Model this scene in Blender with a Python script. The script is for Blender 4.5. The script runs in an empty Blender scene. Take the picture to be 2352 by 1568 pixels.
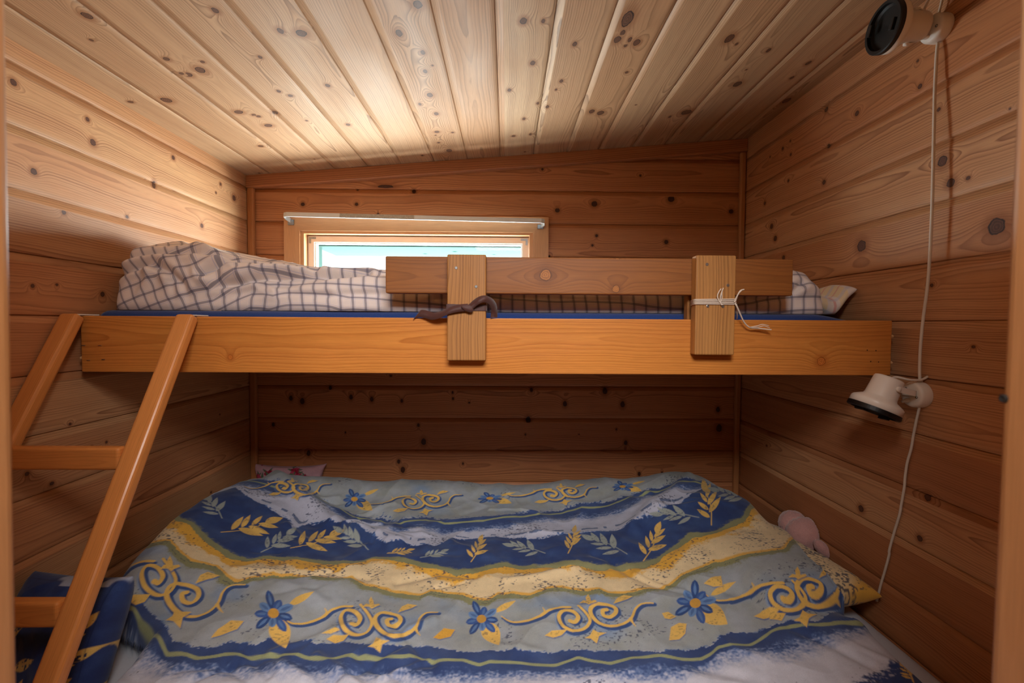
import bpy, bmesh, math, random
import numpy as np
from mathutils import Vector, Matrix
from math import pi, sin, cos, radians

random.seed(4)
RNG = np.random.default_rng(11)
SC = bpy.context.scene
COL = SC.collection

# ------------------------------------------------------------------ camera
F = 1045.0            # focal length in pixels of the 2352 px wide frame
CX, CY = 1176.0, 784.0
HC = 1.25             # eye height
ROLL = 0.0055


def _n(v):
    v = np.asarray(v, float)
    return v / np.linalg.norm(v)


_Y = _n([(1163 - CX) / F, (748 - CY) / F, 1.0])
_Z = np.array([ROLL, -1.0, 0.0])
_Z = _n(_Z - _Y * np.dot(_Z, _Y))
_X = np.cross(_Y, _Z)
M = np.column_stack([_X, _Y, _Z])      # world -> camera (x right, y down, z forward)
EYE = np.array([0.0, 0.0, HC])


def ray(px, py):
    return M.T @ np.array([(px - CX) / F, (py - CY) / F, 1.0])


def at_y(px, py, Y):
    d = ray(px, py)
    return EYE + d * (Y / d[1])


def at_x(px, py, X):
    d = ray(px, py)
    return EYE + d * (X / d[0])


cam_d = bpy.data.cameras.new('camera')
cam = bpy.data.objects.new('camera', cam_d)
COL.objects.link(cam)
cam_d.sensor_width = 36.0
cam_d.lens = F / 2352 * 36.0
cam_d.clip_start = 0.02
R = M.T @ np.diag([1, -1, -1])
cam.matrix_world = Matrix([[*R[0], EYE[0]], [*R[1], EYE[1]], [*R[2], EYE[2]], [0, 0, 0, 1]])
cam_d.dof.use_dof = True
cam_d.dof.focus_distance = 1.35
cam_d.dof.aperture_fstop = 4.8
SC.camera = cam

XL, XR, YB, YF = -1.0366, 0.9637, 1.858, 0.37
_cl = at_y(586, 405, YB)
_cr = at_y(1703, 323, YB)
C1 = (_cr[2] - _cl[2]) / (_cr[0] - _cl[0])
C0 = _cl[2] - C1 * _cl[0]


def ceil_z(x):
    return C0 + C1 * x


def at_ceiling(px, py):
    d = ray(px, py)
    t = (C0 - HC) / (d[2] - C1 * d[0])
    return EYE + d * t


# ------------------------------------------------------------------ object helpers
def srgb(r, g, b):
    def f(c):
        c /= 255.0
        return c / 12.92 if c <= 0.04045 else ((c + 0.055) / 1.055) ** 2.4
    return (f(r), f(g), f(b), 1.0)


def tag(o, label=None, cat=None, group=None, kind=None):
    if label:
        o['label'] = label
    if cat:
        o['category'] = cat
    if group:
        o['group'] = group
    if kind:
        o['kind'] = kind
    return o


def empty(name, loc=(0, 0, 0)):
    o = bpy.data.objects.new(name, None)
    COL.objects.link(o)
    o.location = loc
    o.empty_display_size = 0.05
    return o


def link(name, me, mat, parent=None, smooth=False):
    o = bpy.data.objects.new(name, me)
    COL.objects.link(o)
    if mat is not None:
        me.materials.append(mat)
    if smooth:
        me.polygons.foreach_set('use_smooth', np.ones(len(me.polygons), bool))
    if parent is not None:
        o.parent = parent
        o.matrix_parent_inverse = Matrix.Translation(-Vector(parent.location))
    return o


def mesh_np(name, verts, faces):
    me = bpy.data.meshes.new(name)
    me.from_pydata([tuple(map(float, v)) for v in verts], [], [tuple(int(i) for i in f) for f in faces])
    me.update()
    return me


def mesh_grid(name, P, closed_u=False):
    """P: (n, m, 3) points -> quad grid mesh, fast."""
    n, m = P.shape[:2]
    me = bpy.data.meshes.new(name)
    me.vertices.add(n * m)
    me.vertices.foreach_set('co', P.reshape(-1).astype(np.float32))
    idx = np.arange(n * m).reshape(n, m)
    if closed_u:
        idx = np.vstack([idx, idx[:1]])
    q = np.stack([idx[:-1, :-1], idx[1:, :-1], idx[1:, 1:], idx[:-1, 1:]], -1).reshape(-1, 4)
    k = len(q)
    me.loops.add(4 * k)
    me.loops.foreach_set('vertex_index', q.reshape(-1).astype(np.int32))
    me.polygons.add(k)
    me.polygons.foreach_set('loop_start', (np.arange(k) * 4).astype(np.int32))
    me.polygons.foreach_set('loop_total', np.full(k, 4, np.int32))
    me.update(calc_edges=True)
    me.validate()
    return me


def set_uv(me, name, per_vertex):
    """UV layer from one (x, y) per vertex."""
    uv = me.uv_layers.new(name=name)
    li = np.empty(len(me.loops), np.int32)
    me.loops.foreach_get('vertex_index', li)
    uv.data.foreach_set('uv', np.asarray(per_vertex, np.float32)[li].reshape(-1))


def catmull(pts, n=10):
    P = [np.asarray(p, float) for p in pts]
    P = [2 * P[0] - P[1]] + P + [2 * P[-1] - P[-2]]
    out = []
    for i in range(1, len(P) - 2):
        p0, p1, p2, p3 = P[i - 1:i + 3]
        for k in range(n):
            t = k / n
            out.append(0.5 * (2 * p1 + (p2 - p0) * t + (2 * p0 - 5 * p1 + 4 * p2 - p3) * t * t
                              + (3 * p1 - p0 - 3 * p2 + p3) * t ** 3))
    out.append(P[-2])
    return out


def tube_mesh(name, pts, r, sides=10, smooth_n=8, taper=None):
    pts = catmull(pts, smooth_n) if smooth_n else [np.asarray(p, float) for p in pts]
    n = len(pts)
    verts, faces = [], []
    ref = np.array([0.31, 0.22, 0.92])
    prev = None
    for i, p in enumerate(pts):
        d = pts[min(i + 1, n - 1)] - pts[max(i - 1, 0)]
        d = _n(d)
        a = np.cross(d, ref) if prev is None else prev - d * np.dot(prev, d)
        a = _n(a)
        prev = a
        b = np.cross(d, a)
        rr = r if taper is None else r * taper(i / (n - 1))
        for k in range(sides):
            w = 2 * pi * k / sides
            verts.append(p + rr * (a * cos(w) + b * sin(w)))
    for i in range(n - 1):
        for k in range(sides):
            k2 = (k + 1) % sides
            faces.append((i * sides + k, i * sides + k2, (i + 1) * sides + k2, (i + 1) * sides + k))
    faces.append(tuple(range(sides))[::-1])
    faces.append(tuple((n - 1) * sides + k for k in range(sides)))
    return mesh_np(name, verts, faces)


def lathe_mesh(name, profile, origin, axis, sides=48, caps=True):
    """profile: (radius, height along axis) pairs."""
    ax = _n(axis)
    a = _n(np.cross(ax, [0.2, 0.9, 0.35]))
    b = np.cross(ax, a)
    o = np.asarray(origin, float)
    verts, faces = [], []
    for r, h in profile:
        for k in range(sides):
            w = 2 * pi * k / sides
            verts.append(o + ax * h + r * (a * cos(w) + b * sin(w)))
    for i in range(len(profile) - 1):
        for k in range(sides):
            k2 = (k + 1) % sides
            faces.append((i * sides + k, i * sides + k2, (i + 1) * sides + k2, (i + 1) * sides + k))
    if caps:
        faces.append(tuple(range(sides))[::-1])
        faces.append(tuple((len(profile) - 1) * sides + k for k in range(sides)))
    return mesh_np(name, verts, faces)


def strip_mesh(name, centers, widthdirs, width, thick=0.0012):
    """a ribbon: centre line + direction of its width at each point."""
    n = len(centers)
    verts, faces = [], []
    for i in range(n):
        c = np.asarray(centers[i], float)
        w = _n(widthdirs[i])
        d = _n(np.asarray(centers[min(i + 1, n - 1)], float) - np.asarray(centers[max(i - 1, 0)], float))
        nn = _n(np.cross(d, w))
        hw = width / 2
        for s, t in ((-1, -1), (1, -1), (1, 1), (-1, 1)):
            verts.append(c + w * s * hw + nn * t * thick / 2)
    for i in range(n - 1):
        for k in range(4):
            k2 = (k + 1) % 4
            faces.append((i * 4 + k, i * 4 + k2, (i + 1) * 4 + k2, (i + 1) * 4 + k))
    faces.append((0, 1, 2, 3))
    faces.append(tuple((n - 1) * 4 + k for k in (3, 2, 1, 0)))
    return mesh_np(name, verts, faces)


def box_mesh(name, lo, hi, bevel=0.0, seg=2):
    bm = bmesh.new()
    bmesh.ops.create_cube(bm, size=1.0)
    lo, hi = Vector(lo), Vector(hi)
    for v in bm.verts:
        v.co = Vector((lo[i] + (v.co[i] + 0.5) * (hi[i] - lo[i]) for i in range(3)))
    if bevel:
        bmesh.ops.bevel(bm, geom=list(bm.edges), offset=bevel, segments=seg, affect='EDGES', profile=0.5)
    me = bpy.data.meshes.new(name)
    bm.to_mesh(me)
    bm.free()
    return me


# ------------------------------------------------------------------ node helpers
class NT:
    def __init__(self, name):
        self.mat = bpy.data.materials.new(name)
        self.mat.use_nodes = True
        self.t = self.mat.node_tree
        self.t.nodes.clear()
        self.out = self.t.nodes.new('ShaderNodeOutputMaterial')

    def n(self, kind, **kw):
        nd = self.t.nodes.new(kind)
        for k, v in kw.items():
            setattr(nd, k, v)
        return nd

    def put(self, sock, val):
        if hasattr(val, 'is_output') or isinstance(val, bpy.types.NodeSocket):
            self.t.links.new(val, sock)
        else:
            sock.default_value = val

    def m(self, op, a, b=None, c=None, clamp=False):
        nd = self.n('ShaderNodeMath', operation=op, use_clamp=clamp)
        self.put(nd.inputs[0], a)
        if b is not None:
            self.put(nd.inputs[1], b)
        if c is not None:
            self.put(nd.inputs[2], c)
        return nd.outputs[0]

    def xyz(self, x, y, z):
        nd = self.n('ShaderNodeCombineXYZ')
        self.put(nd.inputs[0], x)
        self.put(nd.inputs[1], y)
        self.put(nd.inputs[2], z)
        return nd.outputs[0]

    def noise(self, vec, scale=1.0, detail=2.0, rough=0.5, dist=0.0):
        nd = self.n('ShaderNodeTexNoise')
        self.put(nd.inputs['Vector'], vec)
        nd.inputs['Scale'].default_value = scale
        nd.inputs['Detail'].default_value = detail
        nd.inputs['Roughness'].default_value = rough
        nd.inputs['Distortion'].default_value = dist
        return nd.outputs['Fac']

    def ramp(self, x, lo, hi, a=0.0, b=1.0):
        nd = self.n('ShaderNodeMapRange', interpolation_type='SMOOTHSTEP')
        self.put(nd.inputs[0], x)
        self.put(nd.inputs[1], lo)
        self.put(nd.inputs[2], hi)
        self.put(nd.inputs[3], a)
        self.put(nd.inputs[4], b)
        return nd.outputs[0]

    def mix(self, fac, a, b, mode='MIX'):
        nd = self.n('ShaderNodeMix', data_type='RGBA', blend_type=mode)
        self.put(nd.inputs[0], fac)
        self.put(nd.inputs[6], a)
        self.put(nd.inputs[7], b)
        return nd.outputs[2]

    def uv(self, name):
        nd = self.n('ShaderNodeUVMap', uv_map=name)
        s = self.n('ShaderNodeSeparateXYZ')
        self.t.links.new(nd.outputs[0], s.inputs[0])
        return s.outputs[0], s.outputs[1]

    def bump(self, h, strength, dist):
        nd = self.n('ShaderNodeBump')
        nd.inputs['Strength'].default_value = strength
        nd.inputs['Distance'].default_value = dist
        self.put(nd.inputs['Height'], h)
        return nd.outputs[0]

    def bsdf(self, color, rough, normal=None, **kw):
        nd = self.n('ShaderNodeBsdfPrincipled')
        self.put(nd.inputs['Base Color'], color)
        self.put(nd.inputs['Roughness'], rough)
        if normal is not None:
            self.put(nd.inputs['Normal'], normal)
        for k, v in kw.items():
            self.put(nd.inputs[k.replace('_', ' ')], v)
        self.t.links.new(nd.outputs[0], self.out.inputs[0])
        return nd


def pine(name, light, dark, knot=(78, 48, 34), ringw=0.0032, amp=0.75, rough=0.42, tint=(190, 120, 70), tint_amt=0.5,
         halo=(140, 84, 48), spec=0.4, cathedral=0.5, outline=(40, 24, 18)):
    """knotty planks: the growth rings of a log cut flat, bent round knots."""
    g = NT(name)
    u, v = g.uv('grain')
    p1, p2 = g.uv('pid')
    qx, qy = g.uv('knot')
    q2 = g.m('ADD', g.m('MULTIPLY', qx, qx), g.m('MULTIPLY', qy, qy))
    ql = g.m('SQRT', q2)
    z1 = g.m('MULTIPLY', p1, 53.0)
    z2 = g.m('MULTIPLY', p2, 71.0)
    n1 = g.m('SUBTRACT', g.noise(g.xyz(g.m('MULTIPLY', u, 1.7), g.m('MULTIPLY', v, 2.0), z1), 1, 2), 0.5)
    n2 = g.m('SUBTRACT', g.noise(g.xyz(g.m('MULTIPLY', u, 1.6), 3.3, z2), 1, 2), 0.5)
    n3 = g.m('SUBTRACT', g.noise(g.xyz(g.m('MULTIPLY', u, 14.0), g.m('MULTIPLY', v, 40.0), z1), 1, 3), 0.5)
    vc = g.m('MULTIPLY', g.m('SUBTRACT', p2, 0.5), 0.13)
    vv = g.m('ADD', g.m('SUBTRACT', v, vc), g.m('MULTIPLY', n1, 0.05))
    h = g.m('ADD', g.m('MULTIPLY', n2, 0.10 * cathedral), g.m('ADD', g.m('MULTIPLY', p1, 0.03), 0.012))
    r = g.m('SQRT', g.m('ADD', g.m('MULTIPLY', vv, vv), g.m('MULTIPLY', h, h)))
    kn = g.m('POWER', 2.7183, g.m('MULTIPLY', q2, -0.11))
    r = g.m('ADD', r, g.m('MULTIPLY', kn, -0.015))
    r = g.m('ADD', r, g.m('MULTIPLY', n3, 0.0026))
    ring = g.m('DIVIDE', r, ringw)
    # uneven ring widths
    ring = g.m('ADD', ring, g.m('MULTIPLY', g.noise(g.xyz(g.m('MULTIPLY', ring, 0.23), z1, 1.0), 1, 1), 2.2))
    fr = g.m('FRACT', ring)
    fl = g.m('FLOOR', ring)
    late = g.m('MULTIPLY', g.m('POWER', fr, 2.2), g.ramp(fr, 1.0, 0.90))
    lamp = g.noise(g.xyz(g.m('MULTIPLY', fl, 0.37), z2, 5.0), 1, 1)
    lamp = g.ramp(lamp, 0.3, 0.72, 0.25, 1.0)
    late = g.m('MULTIPLY', g.m('MULTIPLY', late, lamp), amp, clamp=True)
    blot = g.noise(g.xyz(g.m('MULTIPLY', u, 3.0), g.m('MULTIPLY', v, 14.0), z2), 1, 3)
    fib = g.noise(g.xyz(g.m('MULTIPLY', u, 22.0), g.m('MULTIPLY', v, 900.0), z1), 1, 2)
    c = g.mix(g.m('MULTIPLY', p1, tint_amt), srgb(*light), srgb(*tint))
    c = g.mix(g.m('MULTIPLY', g.ramp(p2, 0.55, 1.0), 0.35 * tint_amt), c, srgb(min(255, light[0] + 14), min(255, light[1] + 22), min(255, light[2] + 24)))
    c = g.mix(g.m('MULTIPLY', g.ramp(p2, 0.35, 0.0), 0.30 * tint_amt), c, srgb(*dark))
    c = g.mix(g.ramp(blot, 0.35, 0.75, 0.0, 0.35), c, srgb(*tint))
    c = g.mix(late, c, srgb(*dark))
    fv = g.ramp(fib, 0.25, 0.75, 0.90, 1.06)
    vm = g.n('ShaderNodeVectorMath', operation='SCALE')
    g.put(vm.inputs[0], c)
    g.put(vm.inputs['Scale'], fv)
    c = vm.outputs[0]
    # knots
    kn_n = g.noise(g.xyz(g.m('MULTIPLY', qx, 1.3), g.m('MULTIPLY', qy, 1.3), z1), 1, 3)
    qd = g.m('ADD', ql, g.m('MULTIPLY', g.m('SUBTRACT', kn_n, 0.5), 0.55))
    hal = g.m('MULTIPLY', g.ramp(qd, 2.7, 0.9), 0.75)
    c = g.mix(hal, c, srgb(*halo))
    krings = g.m('MULTIPLY', g.m('ADD', g.m('SINE', g.m('MULTIPLY', qd, 19.0)), 1.0), 0.5)
    kc = g.mix(krings, srgb(*knot), srgb(int(knot[0] * 1.28), int(knot[1] * 1.3), int(knot[2] * 1.32)))
    kc = g.mix(g.ramp(qd, 0.72, 0.95), kc, srgb(*outline))
    km = g.ramp(qd, 1.08, 0.92)
    c = g.mix(km, c, kc)
    bh = g.m('ADD', g.m('MULTIPLY', late, -0.6), g.m('MULTIPLY', fib, 0.35))
    rr = g.ramp(blot, 0.3, 0.7, rough - 0.05, rough + 0.08)
    g.bsdf(c, rr, g.bump(bh, 0.22, 0.0006), Specular_IOR_Level=spec)
    return g.mat


def plain(name, rgb, rough=0.5, metal=0.0, var=0.06, scale=30.0, bump=0.0, spec=0.5, sheen=0.0):
    g = NT(name)
    tc = g.n('ShaderNodeTexCoord')
    nz = g.noise(tc.outputs['Object'], scale, 3)
    a = srgb(*rgb)
    lo = tuple(x * (1 - var) for x in a[:3]) + (1,)
    hi = tuple(min(1, x * (1 + var)) for x in a[:3]) + (1,)
    c = g.mix(nz, lo, hi)
    kw = dict(Metallic=metal, Specular_IOR_Level=spec)
    if sheen:
        kw['Sheen_Weight'] = sheen
    g.bsdf(c, rough, g.bump(nz, bump, 0.002) if bump else None, **kw)
    return g.mat


# ------------------------------------------------------------------ materials
CEIL = pine('pine_ceiling', (202, 162, 124), (116, 76, 48), knot=(90, 58, 40), tint=(186, 136, 96), tint_amt=0.8, amp=0.95, rough=0.6, spec=0.3, ringw=0.0048, halo=(150, 98, 62))
WALL = pine('pine_wall', (214, 164, 118), (124, 68, 38), tint=(190, 122, 78), tint_amt=0.85, amp=0.95, rough=0.55, spec=0.3, ringw=0.005, knot=(84, 52, 38), halo=(150, 92, 54))
BACK = pine('pine_wall_reddish', (212, 146, 98), (116, 60, 34), tint=(176, 106, 64), amp=0.9, rough=0.48, knot=(62, 32, 22), ringw=0.007)
TRIM = pine('pine_trim', (196, 136, 86), (140, 80, 42), tint=(182, 116, 68), amp=0.6)
BOARD = pine('varnished_bunk_board', (214, 142, 68), (158, 82, 28), tint=(194, 112, 46), amp=0.85, rough=0.34, halo=(176, 100, 42), knot=(166, 94, 40), outline=(140, 76, 30), ringw=0.0058)
GUARD = pine('brown_guard_board', (158, 98, 46), (96, 52, 22), tint=(138, 82, 36), amp=0.85, rough=0.5, ringw=0.006,
             knot=(146, 90, 42), halo=(124, 72, 32), outline=(98, 54, 24))
POST = pine('brown_guard_post', (184, 128, 68), (104, 58, 24), tint=(160, 104, 50), amp=1.0, rough=0.55, ringw=0.0062,
            halo=(120, 70, 30))
LADDER = pine('varnished_ladder', (214, 140, 74), (172, 96, 44), tint=(204, 126, 62), amp=0.6, rough=0.34, ringw=0.003)
JAMB = pine('varnished_door_frame', (168, 116, 72), (146, 94, 52), tint=(156, 104, 62), amp=0.35, rough=0.4)
WIN = pine('window_pine', (226, 174, 126), (176, 116, 72), tint=(214, 154, 104), amp=0.55)
SOFFIT = pine('green_soffit', (66, 84, 80), (46, 66, 62), tint=(58, 78, 74), amp=0.5, spec=0.0, rough=0.95, knot=(16, 38, 36), halo=(26, 50, 46), outline=(14, 34, 32))
FLOORM = pine('pine_floor', (196, 142, 92), (140, 84, 46), tint=(180, 120, 70))


# ------------------------------------------------------------------ plank surfaces
def plank_surface(name, origin, ud, vd, nd, ulen, boards, knots, mat, rec=0.0065, strip=0.016, bev=0.004, hole=None,
                  step=0.013, flip=False, slab=0.03, stray=0.0, pids=None):
    """boards: (v0, v1) ranges; each has its face, a step, a sunk strip and a bevel. knots: (u, v, r, stretch)."""
    o, ud, vd, nd = (np.asarray(a, float) for a in (origin, ud, vd, nd))
    nu = max(2, int(round(ulen / step)))
    us = np.linspace(0, ulen, nu + 1)
    P, Q, G, K, PD = [], [], [], [], []
    base = 0
    rn = random.Random(name)
    for bi, (v0, v1) in enumerate(boards):
        w = v1 - v0
        face = w - strip - bev
        nf = max(4, int(round(face / 0.0125)))
        prof = [(0.0, -rec * 0.0, 0)]
        prof = [(face * i / nf, 0.0) for i in range(nf + 1)]
        prof[0] = (0.0, 0.0)
        prof += [(face + 0.0010, -0.0010), (face + 0.0012, -rec), (face + 0.0030, -rec), (face + 0.0034, -rec * 0.22), (w - bev, -rec * 0.19), (w - bev + 0.0012, 0.0), (w, 0.0)]
        if flip:
            prof = [(w - a, b) for a, b in prof][::-1]
        pv = np.array([a for a, b in prof])
        pn = np.array([b for a, b in prof])
        verts = (o + us[:, None, None] * ud + (v0 + pv)[None, :, None] * vd + pn[None, :, None] * nd)
        n, m = verts.shape[:2]
        idx = base + np.arange(n * m).reshape(n, m)
        f = np.stack([idx[:-1, :-1], idx[1:, :-1], idx[1:, 1:], idx[:-1, 1:]], -1).reshape(-1, 4)
        uu, vvv = np.meshgrid(us, v0 + pv, indexing='ij')
        cu = (uu[:-1, :-1] + uu[1:, 1:]).reshape(-1) / 2
        cv = (vvv[:-1, :-1] + vvv[1:, 1:]).reshape(-1) / 2
        keep = np.ones(len(f), bool)
        if hole:
            keep = ~((cu > hole[0]) & (cu < hole[1]) & (cv > hole[2]) & (cv < hole[3]))
        kl = [k for k in knots if v0 - 0.004 < k[1] < v1 + 0.004]
        for _ in range(int(stray * ulen + rn.random())):
            kl.append((rn.uniform(0, ulen), v0 + rn.uniform(0.015, face - 0.01), rn.uniform(0.002, 0.0045), 1.2))
        lu = np.stack([uu[:-1, :-1], uu[1:, :-1], uu[1:, 1:], uu[:-1, 1:]], -1).reshape(-1, 4)
        lv = np.stack([vvv[:-1, :-1], vvv[1:, :-1], vvv[1:, 1:], vvv[:-1, 1:]], -1).reshape(-1, 4)
        kq = np.full(f.shape + (2,), 30.0)
        best = np.full(len(f), 1e9)
        for ku, kv, kr, ks in kl:
            d = np.hypot((cu - ku) / (kr * ks), (cv - kv) / kr)
            b = d < best
            best[b] = d[b]
            kq[b, :, 0] = (lu[b] - ku) / (kr * ks)
            kq[b, :, 1] = (lv[b] - kv) / kr
        r1, r2 = (rn.random(), rn.random()) if not pids else pids[bi % len(pids)]
        off = rn.uniform(0, 6)
        grain = np.stack([lu + off, lv - (v0 + w / 2)], -1)
        pid = np.empty_like(grain)
        pid[..., 0], pid[..., 1] = r1, r2
        P.append(verts.reshape(-1, 3)); Q.append(f[keep]); G.append(grain[keep]); K.append(kq[keep]); PD.append(pid[keep])
        base += n * m
    # solid slab behind the planks
    va, vb = boards[0][0], boards[-1][1]
    va, vb = min(va, vb), max(va, vb)
    rects = [(0, ulen, va, vb)]
    if hole:
        a, b, c, d = hole
        rects = [(0, a, va, vb), (b, ulen, va, vb), (a, b, va, c), (a, b, d, vb)]
    for a, b, c, d in rects:
        pts = [o + x * ud + y * vd + z * nd for z in (-rec - 0.001, -rec - slab) for x, y in ((a, c), (b, c), (b, d), (a, d))]
        f = np.array([(0, 1, 2, 3), (7, 6, 5, 4), (0, 4, 5, 1), (1, 5, 6, 2), (2, 6, 7, 3), (3, 7, 4, 0)]) + base
        P.append(np.array(pts)); Q.append(f)
        G.append(np.zeros((6, 4, 2))); K.append(np.full((6, 4, 2), 30.0)); PD.append(np.full((6, 4, 2), 0.5))
        base += 8
    P, Q = np.vstack(P), np.vstack(Q)
    me = bpy.data.meshes.new(name)
    me.vertices.add(len(P))
    me.vertices.foreach_set('co', P.reshape(-1).astype(np.float32))
    me.loops.add(Q.size)
    if np.dot(np.cross(ud, vd), nd) < 0:
        pass
    me.loops.foreach_set('vertex_index', Q.reshape(-1).astype(np.int32))
    me.polygons.add(len(Q))
    me.polygons.foreach_set('loop_start', (np.arange(len(Q)) * 4).astype(np.int32))
    me.polygons.foreach_set('loop_total', np.full(len(Q), 4, np.int32))
    me.update(calc_edges=True)
    for nm, arr in (('grain', G), ('knot', K), ('pid', PD)):
        me.uv_layers.new(name=nm).data.foreach_set('uv', np.concatenate([a.reshape(-1) for a in arr]).astype(np.float32))
    return link(name, me, mat)


def timber(name, lo, hi, axis, mat, parent=None, bevel=0.003, knots=(), pid=None, frame=None, seg=2, cut=0.03, loc=None, smooth=False):
    """a sawn piece of wood lo..hi with its grain along axis. knots: (along, across, r) measured on its widest face from the
    piece's middle. frame: 4x4 matrix to place it."""
    bm = bmesh.new()
    bmesh.ops.create_cube(bm, size=1.0)
    lo, hi = Vector(lo), Vector(hi)
    for v in bm.verts:
        v.co = Vector((lo[i] + (v.co[i] + 0.5) * (hi[i] - lo[i]) for i in range(3)))
    if bevel:
        bmesh.ops.bevel(bm, geom=list(bm.edges), offset=bevel, segments=seg, affect='EDGES', profile=0.5)
    L = hi[axis] - lo[axis]
    for i in range(1, int(L / cut)):
        co = Vector((0, 0, 0)); co[axis] = lo[axis] + L * i / int(L / cut)
        no = Vector((0, 0, 0)); no[axis] = 1
        bmesh.ops.bisect_plane(bm, geom=list(bm.verts) + list(bm.edges) + list(bm.faces), plane_co=co, plane_no=no)
    others = [i for i in range(3) if i != axis]
    others.sort(key=lambda i: hi[i] - lo[i])
    thin, wide = others
    mid = (lo + hi) / 2
    g = bm.loops.layers.uv.new('grain'); k = bm.loops.layers.uv.new('knot'); pd = bm.loops.layers.uv.new('pid')
    rn = random.Random(name + str(tuple(lo)))
    p = pid or (rn.random(), rn.random())
    off = rn.uniform(0, 5)
    for f in bm.faces:
        c = f.calc_center_median()
        best, bk = 1e9, None
        if abs(f.normal[thin]) > 0.7:
            for kk in knots:
                d = math.hypot((c[axis] - mid[axis] - kk[0]), (c[wide] - mid[wide] - kk[1])) / kk[2]
                if d < best:
                    best, bk = d, kk
        for l in f.loops:
            q = l.vert.co
            vv = q[wide] - mid[wide] if abs(f.normal[wide]) < 0.75 else (q[thin] - mid[thin]) + (hi[wide] - mid[wide])
            l[g].uv = (q[axis] + off, vv)
            l[pd].uv = p
            l[k].uv = ((q[axis] - mid[axis] - bk[0]) / bk[2], (q[wide] - mid[wide] - bk[1]) / bk[2]) if bk else (30, 30)
    me = bpy.data.meshes.new(name)
    bm.to_mesh(me)
    bm.free()
    if frame is not None:
        me.transform(frame)
    o = link(name, me, mat, parent)
    if smooth:
        me.polygons.foreach_set('use_smooth', np.ones(len(me.polygons), bool))
    return o
# ------------------------------------------------------------------ the room
def crop(x0, y0, s, pts):
    """points noted on an enlarged view of the photo -> photo pixels, half height -> pixels"""
    return [(x0 + s * u, y0 + s * v, s * r * 0.86, (rest[0] if rest else 1.0)) for u, v, r, *rest in pts]


Z0 = at_y(1163, 437, YB)[2] - 0.019     # joint between two courses of the wall boards
PITCH = 0.1322
course = [(Z0 + PITCH * (k - 1), Z0 + PITCH * k) for k in range(3, -16, -1)][::-1]
course = [(a, b) for a, b in course if b > 0.001]

# knots noted on each surface
k_ceil = (crop(20, 0, .268, [(670, 135, 40, .7), (1770, 90, 28, .8), (1640, 600, 42, .7), (1540, 640, 34, .6), (1480, 630, 20, .6),
                             (1350, 505, 28, .6), (1660, 530, 20, .6), (1350, 858, 44, .6), (2155, 490, 18, .8), (1970, 960, 40, .5),
                             (2100, 985, 20, .6), (2140, 997, 20, .6), (2160, 1252, 24, .5), (1045, 873, 24, .5)])
          + crop(600, 0, .268, [(165, 265, 28, .9), (345, 285, 50, .6), (570, 733, 22, .8), (745, 1068, 20, .7), (150, 782, 18, .8),
                                (60, 1075, 36, .5), (250, 820, 22, .6), (1340, 40, 44, .7), (1180, 285, 32, .9),
                                (1385, 450, 22, .9), (1405, 612, 20, .9), (1445, 815, 28, .8), (1500, 975, 22, .8), (1360, 893, 14),
                                (1505, 1130, 24, .5), (1640, 1135, 14, .6), (1520, 1222, 14, .6), (1610, 1290, 28, .7), (120, 968, 24, .8)])
          + crop(1150, 0, .268, [(195, 180, 34, .8), (365, 180, 18), (275, 540, 24, .9), (75, 772, 18, .9), (318, 885, 13), (200, 1018, 15),
                                 (110, 1165, 18, .6), (255, 1150, 12), (635, 378, 21), (520, 695, 17), (475, 768, 11), (400, 915, 17),
                                 (1085, 165, 52, 1.3), (1045, 283, 22, 1.2), (1000, 340, 33, .9), (1108, 340, 20, 1.1), (1070, 390, 16),
                                 (1165, 365, 32, .9), (1960, 330, 38, 1.0), (2022, 377, 13), (2030, 720, 38, .7), (780, 955, 26, .9),
                                 (855, 968, 32, .8), (1590, 962, 46, .6), (1450, 1000, 13)])
          + crop(1650, 100, .3443, [(335, 45, 15), (600, 130, 16), (490, 228, 12), (455, 380, 24)]))
k_left = (crop(20, 0, .268, [(215, 1470, 30), (675, 1022, 20), (722, 1220, 30), (1410, 1350, 20), (40, 705, 30)])
          + crop(0, 0, .319, [(1110, 1330, 30, .6), (1685, 1425, 22), (1588, 1325, 12), (1555, 1387, 9), (460, 1528, 18)])
          + crop(0, 480, .306, [(245, 577, 16), (770, 640, 20), (1515, 125, 18)])
          + crop(0, 960, .388, [(630, 142, 9), (542, 170, 9), (160, 330, 14)]))
k_right = (crop(1650, 100, .3443, [(720, 440, 18), (925, 465, 19), (1345, 285, 18), (1330, 115, 11), (430, 700, 11), (480, 650, 8),
                                   (483, 740, 10), (345, 755, 7), (735, 683, 15), (467, 915, 11), (705, 925, 17), (310, 1065, 13),
                                   (1470, 440, 15), (1495, 785, 38), (1550, 930, 32), (355, 1220, 18), (380, 1300, 19),
                                   (955, 1350, 42), (1855, 1220, 64), (435, 1428, 17), (1945, 435, 8)])
           + crop(1900, 350, .3252, [(738, 938, 15)])
           + crop(1850, 820, .37, [(345, 940, 24), (755, 870, 26), (710, 1125, 22), (590, 390, 14)]))
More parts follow.
